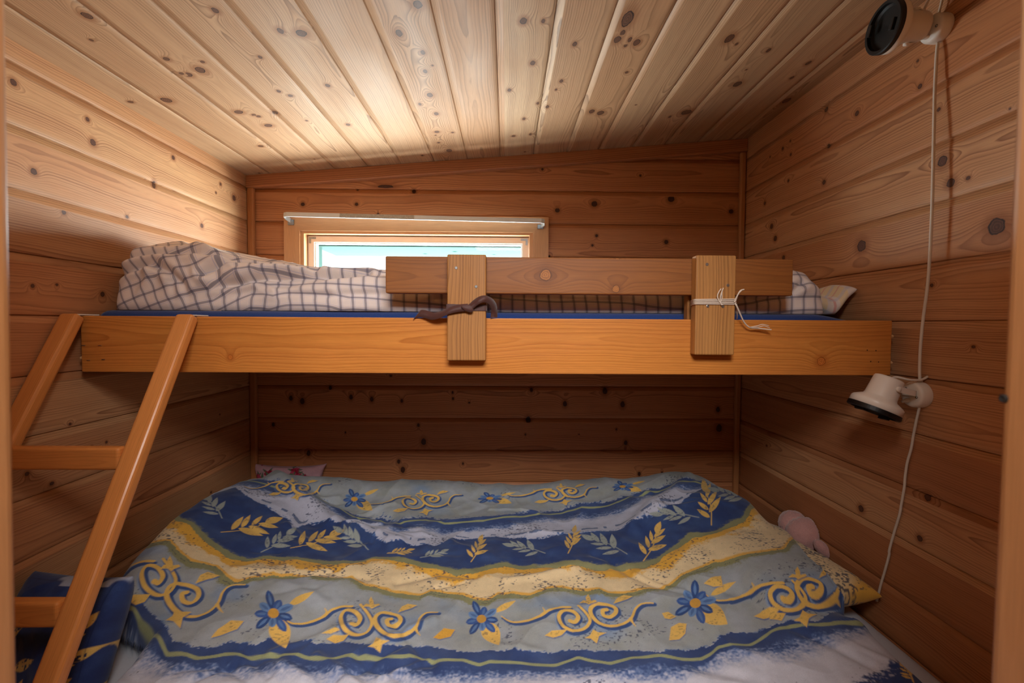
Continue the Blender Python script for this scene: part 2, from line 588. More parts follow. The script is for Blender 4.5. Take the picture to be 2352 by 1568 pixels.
k_back = (crop(560, 300, .319, [(425, 530, 15), (812, 530, 13), (1225, 437, 16), (1020, 402, 13, 5), (2260, 573, 16)])
          + crop(1200, 300, .3826, [(210, 478, 15), (432, 440, 19), (893, 410, 21), (1253, 485, 15), (445, 630, 10), (420, 688, 8),
                                    (863, 668, 14), (120, 232, 8), (708, 270, 7)])
          + crop(580, 850, .4762, [(100, 262, 14), (448, 300, 7), (800, 265, 12), (825, 345, 22), (965, 107, 9), (967, 137, 9),
                                   (720, 148, 12), (1345, 95, 14), (1507, 162, 18), (1700, 100, 22), (1785, 165, 20), (1330, 240, 22),
                                   (1316, 310, 7), (1755, 285, 8), (240, 150, 20), (185, 135, 16), (475, 130, 16), (575, 140, 16),
                                   (1015, 450, 8), (725, 480, 20), (705, 440, 14), (270, 400, 18), (1865, 500, 14), (2250, 280, 26),
                                   (2245, 190, 18), (375, 85, 14), (1800, 350, 16)]))

# ceiling: boards run away from the camera, plane falls to the left
cs = np.array([1.0, 0.0, C1]); csl = np.linalg.norm(cs); cs = cs / csl
cn = np.cross(cs, [0, 1, 0.0]);
if cn[2] > 0:
    cn = -cn
x_first = at_y(632, 401, YB)[0]
x_last = at_y(1682, 326, YB)[0]
nb = 14
wb = (x_last - x_first) / nb
edges = [x_first + wb * (k - 1) for k in range(0, nb + 4)]
bx = [((a - XL) * csl, (b - XL) * csl) for a, b in zip(edges[:-1], edges[1:])]
c_org = np.array([XL, YF - 0.10, ceil_z(XL)])
kn = []
for px, py, r, s in k_ceil:
    p = at_ceiling(px, py)
    kn.append((p[1] - c_org[1], (p[0] - XL) * csl, r * p[1] / F, 1.35 * s / 0.8))
ceiling = plank_surface('ceiling', c_org, [0, 1, 0], cs, cn, YB - c_org[1] + 0.02, bx, kn, CEIL, stray=0.8)
tag(ceiling, kind='structure')

Y0 = YF
kn = []
for px, py, r, s in k_left:
    p = at_x(px, py, XL)
    kn.append((p[1] - Y0, p[2], r * p[1] / F, s))
wall_left = plank_surface('wall_left', [XL, Y0, 0], [0, 1, 0], [0, 0, 1], [1, 0, 0], YB - Y0 + 0.02, course, kn, WALL, flip=True, stray=1.0)
kn = []
for px, py, r, s in k_right:
    p = at_x(px, py, XR)
    kn.append((p[1] - Y0, p[2], r * p[1] / F, s))
wall_right = plank_surface('wall_right', [XR, Y0, 0], [0, 1, 0], [0, 0, 1], [-1, 0, 0], YB - Y0 + 0.02, course, kn, WALL, flip=True, stray=0.8)
for w in (wall_left, wall_right):
    tag(w, kind='structure')

# window opening
WX0, WX1 = at_y(692, 540, YB)[0], at_y(1224, 540, YB)[0]
WZ1 = at_y(940, 531, YB)[2]
WZ0 = WZ1 - 0.33
CW = 0.062
kn = []
for px, py, r, s in k_back:
    p = at_y(px, py, YB)
    if py > 850:
        r, s = r * 0.85, 0.7
    kn.append((p[0] - XL + 0.02, p[2], r * p[1] / F, s))
wall_back = plank_surface('wall_back', [XL - 0.02, YB, 0], [1, 0, 0], [0, 0, 1], [0, -1, 0], XR - XL + 0.04, course, kn, BACK,
                          flip=True, hole=(WX0 - XL + 0.02, WX1 - XL + 0.02, WZ0, WZ1), stray=0.6)
tag(wall_back, kind='structure')

# the wall with the doorway we look through
DL, DR = -0.435, 0.435
dtop = HC + 0.62
wall_front = plank_surface('wall_front', [XL - 0.02, YF, 0], [1, 0, 0], [0, 0, 1], [0, 1, 0], XR - XL + 0.04, course, [], WALL,
                           flip=True, hole=(DL - XL - 0.03, DR - XL + 0.07, -1, dtop + 0.03), stray=0.6, slab=0.05)
tag(wall_front, kind='structure')
fl = plank_surface('floor', [XL - .02, -1.0, 0], [0, 1, 0], [1, 0, 0], [0, 0, 1], YB + 1.02,
                   [(0.13 * i, 0.13 * (i + 1)) for i in range(16)], [], FLOORM, rec=0.001, strip=0.008, bev=0.002, step=0.05)
tag(fl, kind='structure')

# the room we stand in: unseen shell, added to block sky light from behind
hall = plain('hall_panelling', (206, 176, 140), 0.7)
hx0, hx1, hy, hz = XL - 0.02, XR + 0.02, -2.2, 2.22
for nm, lo, hi in (('wall_hall_left', (hx0 - 0.05, hy, -0.03), (hx0, YF - 0.06, hz)), ('wall_hall_right', (hx1, hy, -0.03), (hx1 + 0.05, YF - 0.06, hz)),
                   ('wall_hall_rear', (hx0 - 0.05, hy - 0.05, -0.03), (hx1 + 0.05, hy, hz)), ('ceiling_hall', (hx0 - 0.05, hy - 0.05, hz), (hx1 + 0.05, YF + 0.02, hz + 0.05)),
                   ('floor_hall', (hx0 - 0.05, hy - 0.05, -0.08), (hx1 + 0.05, -0.99, -0.002))):
    tag(link(nm, box_mesh(nm, lo, hi), hall), kind='structure')

# door frame: two jambs, each a post with a rounded edge
jl_t, jl_b = at_y(27, 100, 0.34), at_y(51, 1560, 0.34)
jr_t, jr_b = at_y(2328, 100, 0.34), at_y(2263, 1560, 0.34)
jx_l = (jl_t[0] + jl_b[0]) / 2
jx_r = (jr_t[0] + jr_b[0]) / 2
lean_l = (jl_t[0] - jl_b[0]) / (jl_t[2] - jl_b[2])
lean_r = (jr_t[0] - jr_b[0]) / (jr_t[2] - jr_b[2])
mz = (jl_t[2] + jl_b[2]) / 2
for nm, x0, x1, xe, lean in (('trim_1', jx_l - 0.09, jx_l, jx_l, lean_l), ('trim_2', jx_r, jx_r + 0.09, jx_r, lean_r)):
    o = timber(nm, (x0, 0.22, 0), (x1, 0.34, dtop + 0.02), 2, JAMB, bevel=0.008, seg=4, pid=(0.3, 0.8),
               frame=Matrix.Shear('XY', 4, (lean, 0)) if False else None)
    me = o.data
    for v in me.vertices:
        v.co.x += (v.co.z - mz) * lean
    tag(o, kind='structure')
    if nm == 'trim_2':
        q = at_x(2305, 915, x0)
        link('screw', lathe_mesh('screw', [(0.0032, -0.001), (0.0032, 0.0006), (0.0020, 0.0012), (0.0008, 0.0006)], (x0 + (q[2] - mz) * lean, q[1], q[2]), (-1, 0, 0), 18), plain('black_screw', (24, 22, 22), 0.5), o)
o = timber('trim_3', (jx_l - 0.09, 0.22, dtop), (jx_r + 0.09, 0.34, dtop + 0.08), 0, JAMB, bevel=0.006)
tag(o, kind='structure')

# cornice and corner strips
cl0, cr0 = at_y(588, 404, YB - 0.022), at_y(1702, 323, YB - 0.022)
cl1, cr1 = at_y(588, 431, YB - 0.022), at_y(1700, 350, YB - 0.022)
n = 40
me = bpy.data.meshes.new('trim_4')
bm = bmesh.new()
g = bm.loops.layers.uv.new('grain'); k = bm.loops.layers.uv.new('knot'); pd = bm.loops.layers.uv.new('pid')
ring = []
for i in range(n + 1):
    t = i / n
    x = XL + 0.001 + (XR - XL - 0.002) * t
    zt = ceil_z(x) - 0.001
    zb = zt - 0.048
    sec = [(YB - 0.002, zt), (YB - 0.022, zt), (YB - 0.022, zb + 0.004), (YB - 0.019, zb), (YB - 0.002, zb - 0.002)]
    ring.append([bm.verts.new((x, y, z)) for y, z in sec])
acc = [0, 0.02, 0.064, 0.069, 0.086, 0.13]
for i in range(n):
    for j in range(5):
        f = bm.faces.new((ring[i][j], ring[i + 1][j], ring[i + 1][(j + 1) % 5], ring[i][(j + 1) % 5]))
        for l, (a, b) in zip(f.loops, ((i, j), (i + 1, j), (i + 1, j + 1), (i, j + 1))):
            l[g].uv = (a / n * 2.0, acc[b]); l[k].uv = (30, 30); l[pd].uv = (0.9, 0.15)
bm.faces.new(ring[0]); bm.faces.new(ring[n][::-1])
bmesh.ops.recalc_face_normals(bm, faces=bm.faces)
bm.to_mesh(me); bm.free()
tag(link('trim_4', me, BACK), kind='structure')

TL0, TL1 = at_y(581, 700, YB - .012)[0], at_y(596, 700, YB - .012)[0]
TR0, TR1 = at_y(1690, 600, YB - .012)[0], at_y(1703, 600, YB - .012)[0]
o = timber('trim_5', (XL + 0.001, YB - 0.020, 0.0), (XL + 0.028, YB - 0.001, ceil_z(XL) - 0.045), 2, TRIM, bevel=0.006, seg=3)
tag(o, kind='structure')
o = timber('trim_6', (XR - 0.024, YB - 0.020, 0.0), (XR - 0.002, YB - 0.001, ceil_z(XR) - 0.052), 2, TRIM, bevel=0.006, seg=3)
tag(o, kind='structure')

# ------------------------------------------------------------------ window
white_paint = plain('white_paint', (226, 228, 226), 0.45)
zinc = plain('zinc', (150, 158, 166), 0.35, metal=0.85, var=0.12)
steel = plain('steel', (170, 170, 168), 0.3, metal=0.9)
win = empty('window_1', ((WX0 + WX1) / 2, YB, WZ0))
tag(win, kind='structure')
yo = YB - 0.016


def mitred_frame(name, x0, x1, z0, z1, w, y0, y1, mat, parent, bevel=0.002, wb=None):
    """four mitred sides in one frame"""
    bm = bmesh.new()
    g = bm.loops.layers.uv.new('grain'); k = bm.loops.layers.uv.new('knot'); pd = bm.loops.layers.uv.new('pid')
    wb = w if wb is None else wb
    O = [(x0, z0), (x1, z0), (x1, z1), (x0, z1)]
    I = [(x0 + w, z0 + wb), (x1 - w, z0 + wb), (x1 - w, z1 - w), (x0 + w, z1 - w)]
    for s in range(4):
        a, b = O[s], O[(s + 1) % 4]
        c, d = I[(s + 1) % 4], I[s]
        vs = [bm.verts.new((p[0], y, p[1])) for y in (y0, y1) for p in (a, b, c, d)]
        for q in ((0, 1, 2, 3), (7, 6, 5, 4), (0, 4, 5, 1), (2, 6, 7, 3), (1, 5, 6, 2), (3, 7, 4, 0)):
            f = bm.faces.new([vs[i] for i in q])
            for l in f.loops:
                p = l.vert.co
                if s % 2 == 0:
                    l[g].uv = (p.x + s * 1.3, p.z - (a[1] + d[1]) / 2 + p.y)
                else:
                    l[g].uv = (p.z + s * 1.3, p.x - (a[0] + d[0]) / 2 + p.y)
                l[k].uv = (30, 30); l[pd].uv = ((0.15, 0.95, 0.5, 0.7)[s], 0.9 - 0.2 * s)
    bmesh.ops.recalc_face_normals(bm, faces=bm.faces)
    me = bpy.data.meshes.new(name)
    bm.to_mesh(me); bm.free()
    return link(name, me, mat, parent)


casing = mitred_frame('casing', WX0 - CW, WX1 + CW, WZ0 - CW, WZ1 + CW - 0.004, CW, yo, YB - 0.0005, WIN, win)
mitred_frame('window_frame', WX0 - 0.001, WX1 + 0.001, WZ0 - 0.001, WZ1 + 0.001, 0.015, YB - 0.008, YB + 0.075, WIN, win)
sx0, sx1, sz1 = WX0 + 0.016, WX1 - 0.016, WZ1 - 0.017
sz0 = WZ0 + 0.016
sash = mitred_frame('sash', sx0, sx1, sz0, sz1, 0.024, YB + 0.026, YB + 0.062, plain('sash_paint', (238, 220, 204), 0.4), win)
mitred_frame('glazing_bead', sx0 + 0.0235, sx1 - 0.0235, sz0 + 0.0235, sz1 - 0.0235, 0.006, YB + 0.034, YB + 0.058, white_paint, win)
g = NT('window_glass')
tr = g.n('ShaderNodeBsdfTransparent'); tr.inputs[0].default_value = (0.96, 1.0, 0.985, 1)
gl = g.n('ShaderNodeBsdfGlossy'); gl.inputs['Roughness'].default_value = 0.02
mx = g.n('ShaderNodeMixShader'); mx.inputs[0].default_value = 0.004
g.t.links.new(tr.outputs[0], mx.inputs[1]); g.t.links.new(gl.outputs[0], mx.inputs[2]); g.t.links.new(mx.outputs[0], g.out.inputs[0])
pane = link('pane', box_mesh('pane', (sx0 + 0.026, YB + 0.044, sz0 + 0.026), (sx1 - 0.026, YB + 0.048, sz1 - 0.026)), g.mat, win)
for sx, s in ((sx0, 1), (sx1, -1)):        # flat corner plates with screws
    bm = bmesh.new()
    a = [(0.004, 0.004), (0.032, 0.004), (0.032, 0.012), (0.012, 0.012), (0.012, 0.030), (0.004, 0.030)]
    f0 = [bm.verts.new((sx + s * p, YB + 0.0245, sz1 - q)) for p, q in a]
    f1 = [bm.verts.new((sx + s * p, YB + 0.0258, sz1 - q)) for p, q in a]
    bm.faces.new(f0); bm.faces.new(f1[::-1])
    for i in range(6):
        j = (i + 1) % 6
        bm.faces.new((f0[i], f0[j], f1[j], f1[i]))
    bmesh.ops.recalc_face_normals(bm, faces=bm.faces)
    me = bpy.data.meshes.new('corner_plate'); bm.to_mesh(me); bm.free()
    cp = link('corner_plate', me, zinc, win)
    for p, q in ((0.016, 0.008), (0.027, 0.008), (0.008, 0.018), (0.008, 0.026)):
        link('screw', lathe_mesh('screw', [(0.0015, 0), (0.0015, 0.0008), (0.0008, 0.001)], (sx + s * p, YB + 0.0245, sz1 - q), (0, -1, 0), 12), steel, cp)
# outer reveal: a green painted soffit and cheeks, hung out beyond the pane
oy0, oy1 = YB + 0.078, YB + 0.43
timber('soffit', (WX0 - 0.02, oy0, WZ1 - 0.036), (WX1 + 0.02, oy1, WZ1 - 0.012), 0, SOFFIT, win, bevel=0.001,
       knots=[(0.12, 0.02, 0.007), (-0.03, 0.09, 0.006), (0.3, 0.1, 0.005)])
timber('soffit_lath', (WX0 + 0.015, oy0 + 0.05, WZ1 - 0.0405), (WX1 - 0.015, oy0 + 0.075, WZ1 - 0.0365), 0, SOFFIT, win, bevel=0.001)
for x0, x1 in ((WX0 - 0.02, WX0 + 0.012), (WX1 - 0.012, WX1 + 0.02)):
    timber('cheek', (x0, oy0, WZ0), (x1, oy0 + 0.10, WZ1 - 0.0365), 2, SOFFIT, win, bevel=0.001)

# ------------------------------------------------------------------ curtain rail over the window
ra, rb = at_y(651, 492, YB - 0.055), at_y(1250, 507, YB - 0.055)
rail = empty('curtain_rail', tuple((ra + rb) / 2))
tag(rail, 'white metal curtain rail with bent ends mounted above the small window', 'curtain rail')
hh = 0.0085
cen = [(ra[0] + 0.012, YB - 0.018, ra[2] - 0.018), (ra[0] - 0.001, YB - 0.034, ra[2] - 0.006), (ra[0], YB - 0.050, ra[2] - 0.001),
       (ra[0] + 0.012, YB - 0.055, ra[2])]
cen += [tuple(ra + (rb - ra) * t + np.array([0, 0, 0])) for t in np.linspace(0.05, 0.95, 12)]
cen += [(rb[0] - 0.012, YB - 0.055, rb[2]), (rb[0], YB - 0.050, rb[2] - 0.001), (rb[0] + 0.001, YB - 0.034, rb[2] - 0.006),
        (rb[0] - 0.010, YB - 0.018, rb[2] - 0.012)]
link('rod', strip_mesh('rod', cen, [(0, 0.18, 1)] * len(cen), 0.018, 0.004), white_paint, rail)
wear = plain('worn_metal', (176, 172, 166), 0.4, metal=0.4, var=0.5, scale=160)
i0 = ra + (rb - ra) * 0.215; i1 = ra + (rb - ra) * 0.50
link('inner_sleeve', strip_mesh('inner_sleeve', [tuple(i0 + (i1 - i0) * t + np.array([0, -0.0025, 0])) for t in np.linspace(0, 1, 8)],
                                [(0, 0.18, 1)] * 8, 0.0175, 0.002), wear, rail)
for p, sx in ((ra, 1), (rb, -1)):
    br = link('wall_bracket', box_mesh('wall_bracket', (p[0] + sx * 0.012 - 0.012, YB - 0.022, p[2] - 0.034 + (0.010 if sx < 0 else 0)),
                                       (p[0] + sx * 0.012 + 0.012, YB - 0.0175, p[2] - 0.012 + (0.006 if sx < 0 else 0)), 0.0015), zinc, rail)
    link('screw', lathe_mesh('screw', [(0.003, 0), (0.003, 0.001), (0.0015, 0.002)], (p[0] + sx * 0.014, YB - 0.0222, p[2] - 0.021), (0, -1, 0), 14), steel, br)
# ------------------------------------------------------------------ upper bunk
BY0, BY1 = 1.09, 1.118
bl, br_ = at_y(184, 724, BY0), at_y(2050, 737, BY0)
bz1 = (bl[2] + br_[2]) / 2
bz0 = (at_y(186, 854, BY0)[2] + at_y(2046, 862, BY0)[2]) / 2
bunk = empty('upper_bunk', ((bl[0] + br_[0]) / 2, 1.45, bz0))
tag(bunk, 'upper bunk with a wide glossy orange pine front board spanning wall to wall', 'bunk bed')
timber('front_board', (bl[0], BY0, bz0), (br_[0], BY1, bz1), 0, BOARD, bunk, bevel=0.0022, pid=(0.5, 0.62),
       knots=[(0.80, -0.033, 0.010), (-0.62, -0.03, 0.006)])
timber('back_board', (XL + 0.004, YB - 0.030, bz0), (XR - 0.004, YB - 0.004, bz1 - 0.04), 0, BOARD, bunk, bevel=0.002)
for i in range(12):
    x = XL + 0.08 + i * 0.165
    timber('slat', (x, BY1 + 0.001, bz0 + 0.030), (x + 0.085, YB - 0.031, bz0 + 0.048), 1, TRIM, bunk, bevel=0.002, cut=0.2)
link('base_panel', box_mesh('base_panel', (XL + 0.006, BY1 + 0.001, bz0 + 0.0485), (XR - 0.006, YB - 0.031, bz0 + 0.054)), TRIM, bunk)
beech = plain('beech_dowel', (222, 178, 128), 0.5)
for px, py, sx in ((2050, 772, 1), (2048, 833, 1), (184, 822, -1)):
    p = at_y(px, py, BY0 + 0.008)
    link('dowel_peg', lathe_mesh('dowel_peg', [(0.0042, -0.012), (0.0042, 0.007), (0.0030, 0.0088)],
                                 (bl[0] if sx < 0 else br_[0], BY0 + 0.008, p[2]), (sx, 0, 0), 16), beech, bunk)
for px, py in ((193, 793), (230, 793), (204, 827), (238, 825)):       # staple stubs at the left end
    p = at_y(px, py, BY0)
    link('staple', box_mesh('staple', (p[0] - 0.0035, BY0 - 0.0022, p[2] - 0.0006), (p[0] + 0.0035, BY0 + 0.001, p[2] + 0.0006), 0.0003), steel, bunk)
hole_m = plain('nail_hole', (52, 28, 14), 0.9)
filler = plain('filler_smear', (206, 158, 100), 0.6)
for px, py in ((1992, 804), (2012, 805), (2000, 830), (2018, 831)):
    p = at_y(px, py, BY0)
    link('nail_hole', lathe_mesh('nail_hole', [(0.0016, 0), (0.0012, 0.0003)], (p[0], BY0 - 0.0001, p[2]), (0, -1, 0), 10), hole_m, bunk)

# ------------------------------------------------------------------ guard rail, clamped over the front board
guard = empty('guard_rail', (0, BY0, bz1))
tag(guard, 'brown pine guard rail with two posts clamped over the upper bunk front board', 'guard rail')
g0, g1 = at_y(885, 588, BY0), at_y(1823, 595, BY0)
gz1 = (g0[2] + g1[2]) / 2
gz0 = (at_y(886, 671, BY0)[2] + at_y(1823, 681, BY0)[2]) / 2
gx = (g0[0] + g1[0]) / 2
timber('rail_board', (g0[0], BY0, gz0), (g1[0], BY1, gz1), 0, GUARD, guard, bevel=0.003, pid=(0.55, 0.5),
       knots=[(at_y(1253, 632, BY0)[0] - gx, 0.002, 0.014), (at_y(1415, 638, BY0)[0] - gx, -0.03, 0.009), (at_y(1418, 597, BY0)[0] - gx, 0.04, 0.005)])
PY0, PY1 = 1.061, 1.0895
for xa, xb, ya, yb, nails, screws, ww in (
        (1027, 1116, 584, 828, ((1047.7, 615), (1093.6, 658)), (), (0.05, 0.10)),
        (1598, 1689, 586, 815, ((1624, 607), (1672, 655)), ((1625.5, 703), (1660, 703.5)), (0.12, 0.86))):
    xc = (xa + xb) / 2
    a, b = at_y(xa, 700, PY0)[0], at_y(xb, 700, PY0)[0]
    zt, zb = at_y(xc, ya, PY0)[2], at_y(xc, yb, PY0)[2]
    post = timber('post', (a, PY0, zb), (b, PY1, zt), 2, POST, guard, bevel=0.0028, pid=ww)
    rear = timber('rear_post', (a + 0.004, BY1 + 0.0005, bz0 + 0.055), (b - 0.004, BY1 + 0.026, gz1 - 0.012), 2, POST, guard, bevel=0.003)
    for px, py in nails:
        p = at_y(px, py, PY0)
        link('nail_head', lathe_mesh('nail_head', [(0.0036, -0.001), (0.0036, 0.0004), (0.003, 0.0009)], (p[0], PY0, p[2]), (0, -1, 0), 18), steel, post)
    for px, py in screws:
        p = at_y(px, py, PY0)
        link('screw', lathe_mesh('screw', [(0.0034, -0.001), (0.0034, 0.0008), (0.0026, 0.0012), (0.0022, 0.0002), (0.0008, 0.0001)], (p[0], PY0, p[2]), (0, -1, 0), 18), steel, post)
    if not screws:
        P1A, P1B = a, b
    else:
        P2A, P2B = a, b

# ------------------------------------------------------------------ brown ribbon knotted round the first post
g = NT('brown_ribbon')
tc = g.n('ShaderNodeTexCoord')
wv = g.n('ShaderNodeTexWave'); wv.inputs['Scale'].default_value = 420; wv.bands_direction = 'DIAGONAL'
g.t.links.new(tc.outputs['Object'], wv.inputs[0])
c = g.mix(wv.outputs['Fac'], srgb(58, 27, 22), srgb(86, 44, 36))
g.bsdf(c, 0.55, g.bump(wv.outputs['Fac'], 0.3, 0.0006), Sheen_Weight=0.2)
RIB = g.mat
zr = at_y(1070, 706, 1.058)[2]
rib = empty('ribbon', ((P1A + P1B) / 2, 1.058, zr))
tag(rib, 'dark brown woven ribbon knotted around the guard rail post with loose tails', 'ribbon')
e = 0.0016
yF = PY0 - e
wrapc = [(P1A - e, BY0 - 0.003, zr + .001), (P1A - e, PY0 + 0.003, zr + .001), (P1A - e * .6, PY0 - e * .6, zr + .001), (P1A + 0.003, yF, zr + .001), (P1A + 0.03, yF, zr),
         (P1B - 0.03, yF, zr), (P1B - 0.003, yF, zr), (P1B + e * .6, PY0 - e * .6, zr), (P1B + e, PY0 + 0.003, zr), (P1B + e, BY0 - 0.003, zr)]
link('band', strip_mesh('band', wrapc, [(0, 0, 1)] * len(wrapc), 0.0145), RIB, rib)


def c4(u, v, Y):
    return at_y(900 + .1913 * u, 560 + .1913 * v, Y)


tail = catmull([c4(900, 762, 1.0545), c4(800, 772, 1.054), c4(690, 800, 1.056), c4(590, 845, 1.064), c4(500, 866, 1.074), c4(435, 852, 1.080),
                c4(380, 838, 1.083), c4(330, 838, 1.086), c4(298, 858, 1.0885), c4(290, 884, 1.0885)], 6)
nt = len(tail)
wd = []
for i in range(nt):
    t = i / (nt - 1)
    a = (0.30, 0.15, 1) if t < 0.75 else (0.30 + (t - .75) * 2.0, 0.15 + (t - 0.75) * 1.6, 1 - (t - .75) * 1.2)
    wd.append(a)
link('tail', strip_mesh('tail', tail, wd, 0.0185), RIB, rib, smooth=True)
loop = catmull([c4(930, 775, 1.0535), c4(985, 720, 1.051), c4(1050, 675, 1.046), c4(1120, 660, 1.048), c4(1185, 690, 1.060), c4(1222, 745, 1.074),
                c4(1228, 815, 1.084), c4(1226, 885, 1.0875)], 6)
nl = len(loop)
link('loop', strip_mesh('loop', loop, [(-0.30 + 1.3 * (i / nl) ** 1.5, 0.20, 1 - 0.97 * (i / nl) ** 1.5) for i in range(nl)], 0.0165), RIB, rib, smooth=True)
kp = c4(905, 770, 1.052)
th = np.linspace(0, 2 * pi, 25)[:-1]
ph = np.linspace(0, pi, 13)
KN = np.array([[kp + np.array([0.016 * cos(t) * sin(p) * (1 + .12 * sin(3 * p)), 0.0045 * cos(p), (0.0085 + 0.002 * cos(t)) * sin(t) * sin(p) - 0.004 * cos(t) * sin(p)])
                for p in ph] for t in th])
link('knot', mesh_grid('knot', KN, True), RIB, rib, smooth=True)

# ------------------------------------------------------------------ white string tied round the second post
cot = plain('cotton_string', (226, 208, 190), 0.85, var=0.12, scale=900)


def c5(u, v, Y):
    return at_y(1550 + .1913 * u, 560 + .1913 * v, Y)


zs = c5(480, 700, 1.058)[2]
strg = empty('string', ((P2A + P2B) / 2, 1.058, zs))
tag(strg, 'white cotton string wound around the guard rail post and knotted, ends frayed', 'string')
r = 0.0014
yf = PY0 - r - 0.0002
for k, dv in enumerate((664, 684, 704, 724)):
    a = c5(235, 694 + (dv - 694) * 0.85, PY0)
    z0 = a[2]
    z1 = c5(735, dv, PY0)[2]
    q = r + 0.0005
    pts = [(P2A - q, BY0 - 0.006, z0 - 0.002), (P2A - q, PY0 + 0.004, z0), (P2A - q * .5, PY0 - q * .6, z0), (P2A + 0.003, PY0 - q, z0), (P2A + 0.03, PY0 - q, z0 * .65 + z1 * .35),
           (P2B - 0.03, PY0 - q, z0 * .35 + z1 * .65), (P2B - 0.003, PY0 - q, z1), (P2B + q * .5, PY0 - q * .6, z1), (P2B + q, PY0 + 0.004, z1), (P2B + q, BY0 - 0.006, z1 - 0.001)]
    link('winding', tube_mesh('winding', pts, r, 8, 0), cot, strg, smooth=True)


def thread(name, pts, rad=0.0015):
    link(name, tube_mesh(name, pts, rad, 8, 6, taper=lambda t: 1 - 0.25 * t), cot, strg, smooth=True)


y2 = yf - 0.0025
thread('loop', [c5(575, 735, y2), c5(535, 690, y2 - .001), c5(512, 630, y2 - .003), c5(530, 575, y2 - .004), c5(556, 538, y2 - .004)])
thread('loop', [c5(560, 735, y2), c5(548, 690, y2 - .001), c5(548, 630, y2 - .004), c5(566, 570, y2 - .005), c5(583, 528, y2 - .005)])
thread('loop', [c5(545, 715, y2), c5(565, 660, y2 - .002), c5(566, 600, y2 - .003), c5(575, 545, y2 - .003)], .0012)
thread('tail', [c5(715, 700, y2), c5(735, 660, y2 - .001), c5(755, 612, y2 - .004), c5(790, 560, y2 - .006), c5(832, 546, y2 - .006)], .0020)
thread('tail', [c5(715, 690, y2), c5(740, 640, y2 - .003), c5(770, 590, y2 - .006), c5(805, 555, y2 - .008)], .0016)
thread('tail', [c5(720, 710, y2), c5(745, 750, y2), c5(780, 830, y2 + .006), c5(832, 940, y2 + .015), c5(900, 1003, y2 + .020), c5(985, 1012, y2 + .02),
                c5(1080, 1022, y2 + .018), c5(1160, 1030, y2 + .014)], .0019)
thread('tail', [c5(900, 1000, y2 + .018), c5(985, 985, y2 + .016), c5(1050, 966, y2 + .012), c5(1130, 982, y2 + .01)], .0011)
thread('tail', [c5(915, 1006, y2 + .019), c5(1000, 1000, y2 + .017), c5(1070, 985, y2 + .014), c5(1140, 1008, y2 + .012)], .0011)
thread('tail', [c5(738, 720, y2 + .004), c5(745, 790, y2 + .012), c5(748, 850, y2 + .018), c5(745, 900, BY0 - .003)], .0014)

# ------------------------------------------------------------------ ladder leaning on the bunk
lad = empty('ladder', (-0.9, 0.6, 0))
tag(lad, 'slanted varnished pine ladder with flat rungs leaning against the bunk board', 'ladder')
SL = 0.560
ztop = at_y(428, 719, 1.066)[2]


def lad_y(z):
    return 1.064 - SL * (ztop - z)


ang = math.atan(SL)
# local frame: x = world X, y = away from the climber, z = up along the rail
d_up = Vector((0, SL, 1)).normalized()
d_y = Vector((0, 1, -SL)).normalized()
LR = 0.042
Ltot = ztop / d_up.z
xr0 = at_y(403, 722, 1.066)[0]
xl0 = XL + 0.004
for x0 in (xl0, xr0):
    fr = Matrix(((1, 0, 0, x0), (0, d_y.y, d_up.y, lad_y(0.012)), (0, d_y.z, d_up.z, 0.012), (0, 0, 0, 1)))
    rl = timber('rail', (0, 0, 0), (LR, 0.027, Ltot - 0.013), 2, LADDER, lad, bevel=0.0085, seg=4, pid=(0.4, 0.95), frame=fr, cut=0.08)
    # cut the top level, as on the real rail
    for v in rl.data.vertices:
        if v.co.z > ztop - 0.045:
            s = min(1.0, (v.co.z - (ztop - 0.045)) / 0.045)
            pass
for py in (1055, 1416, 1900):
    z = 1.0
    for _ in range(60):
        q = M @ (np.array([-0.9, lad_y(z), z]) - EYE)
        y = CY + F * q[1] / q[2]
        z += (y - py) * lad_y(z) / F
        z = min(max(z, 0.1), 1.2)
    if py == 1900:
        z = 0.42
    yy = lad_y(z)
    timber('rung', (xl0 + LR - 0.002, yy + 0.001, z - 0.0225), (xr0 + 0.002, yy + 0.024, z + 0.0225), 0, LADDER, lad, bevel=0.006, seg=4,
           pid=(0.5, 0.45))
hookm = plain('white_plastic', (228, 222, 214), 0.4)
for x0 in (xl0, xr0):
    xm = x0 + LR / 2
    link('hook', box_mesh('hook', (xm - 0.014, 1.070, bz1 + 0.0008), (xm + 0.014, BY1 + 0.012, bz1 + 0.0038), 0.001), hookm, lad)

# ------------------------------------------------------------------ wall lamps
enamel = plain('cream_enamel', (236, 226, 214), 0.32, var=0.02)
blackp = plain('black_plastic', (12, 12, 13), 0.45)
wire = plain('white_cable', (222, 210, 196), 0.5, var=0.03)
chrome = plain('chrome_screw', (150, 146, 140), 0.25, metal=0.9)


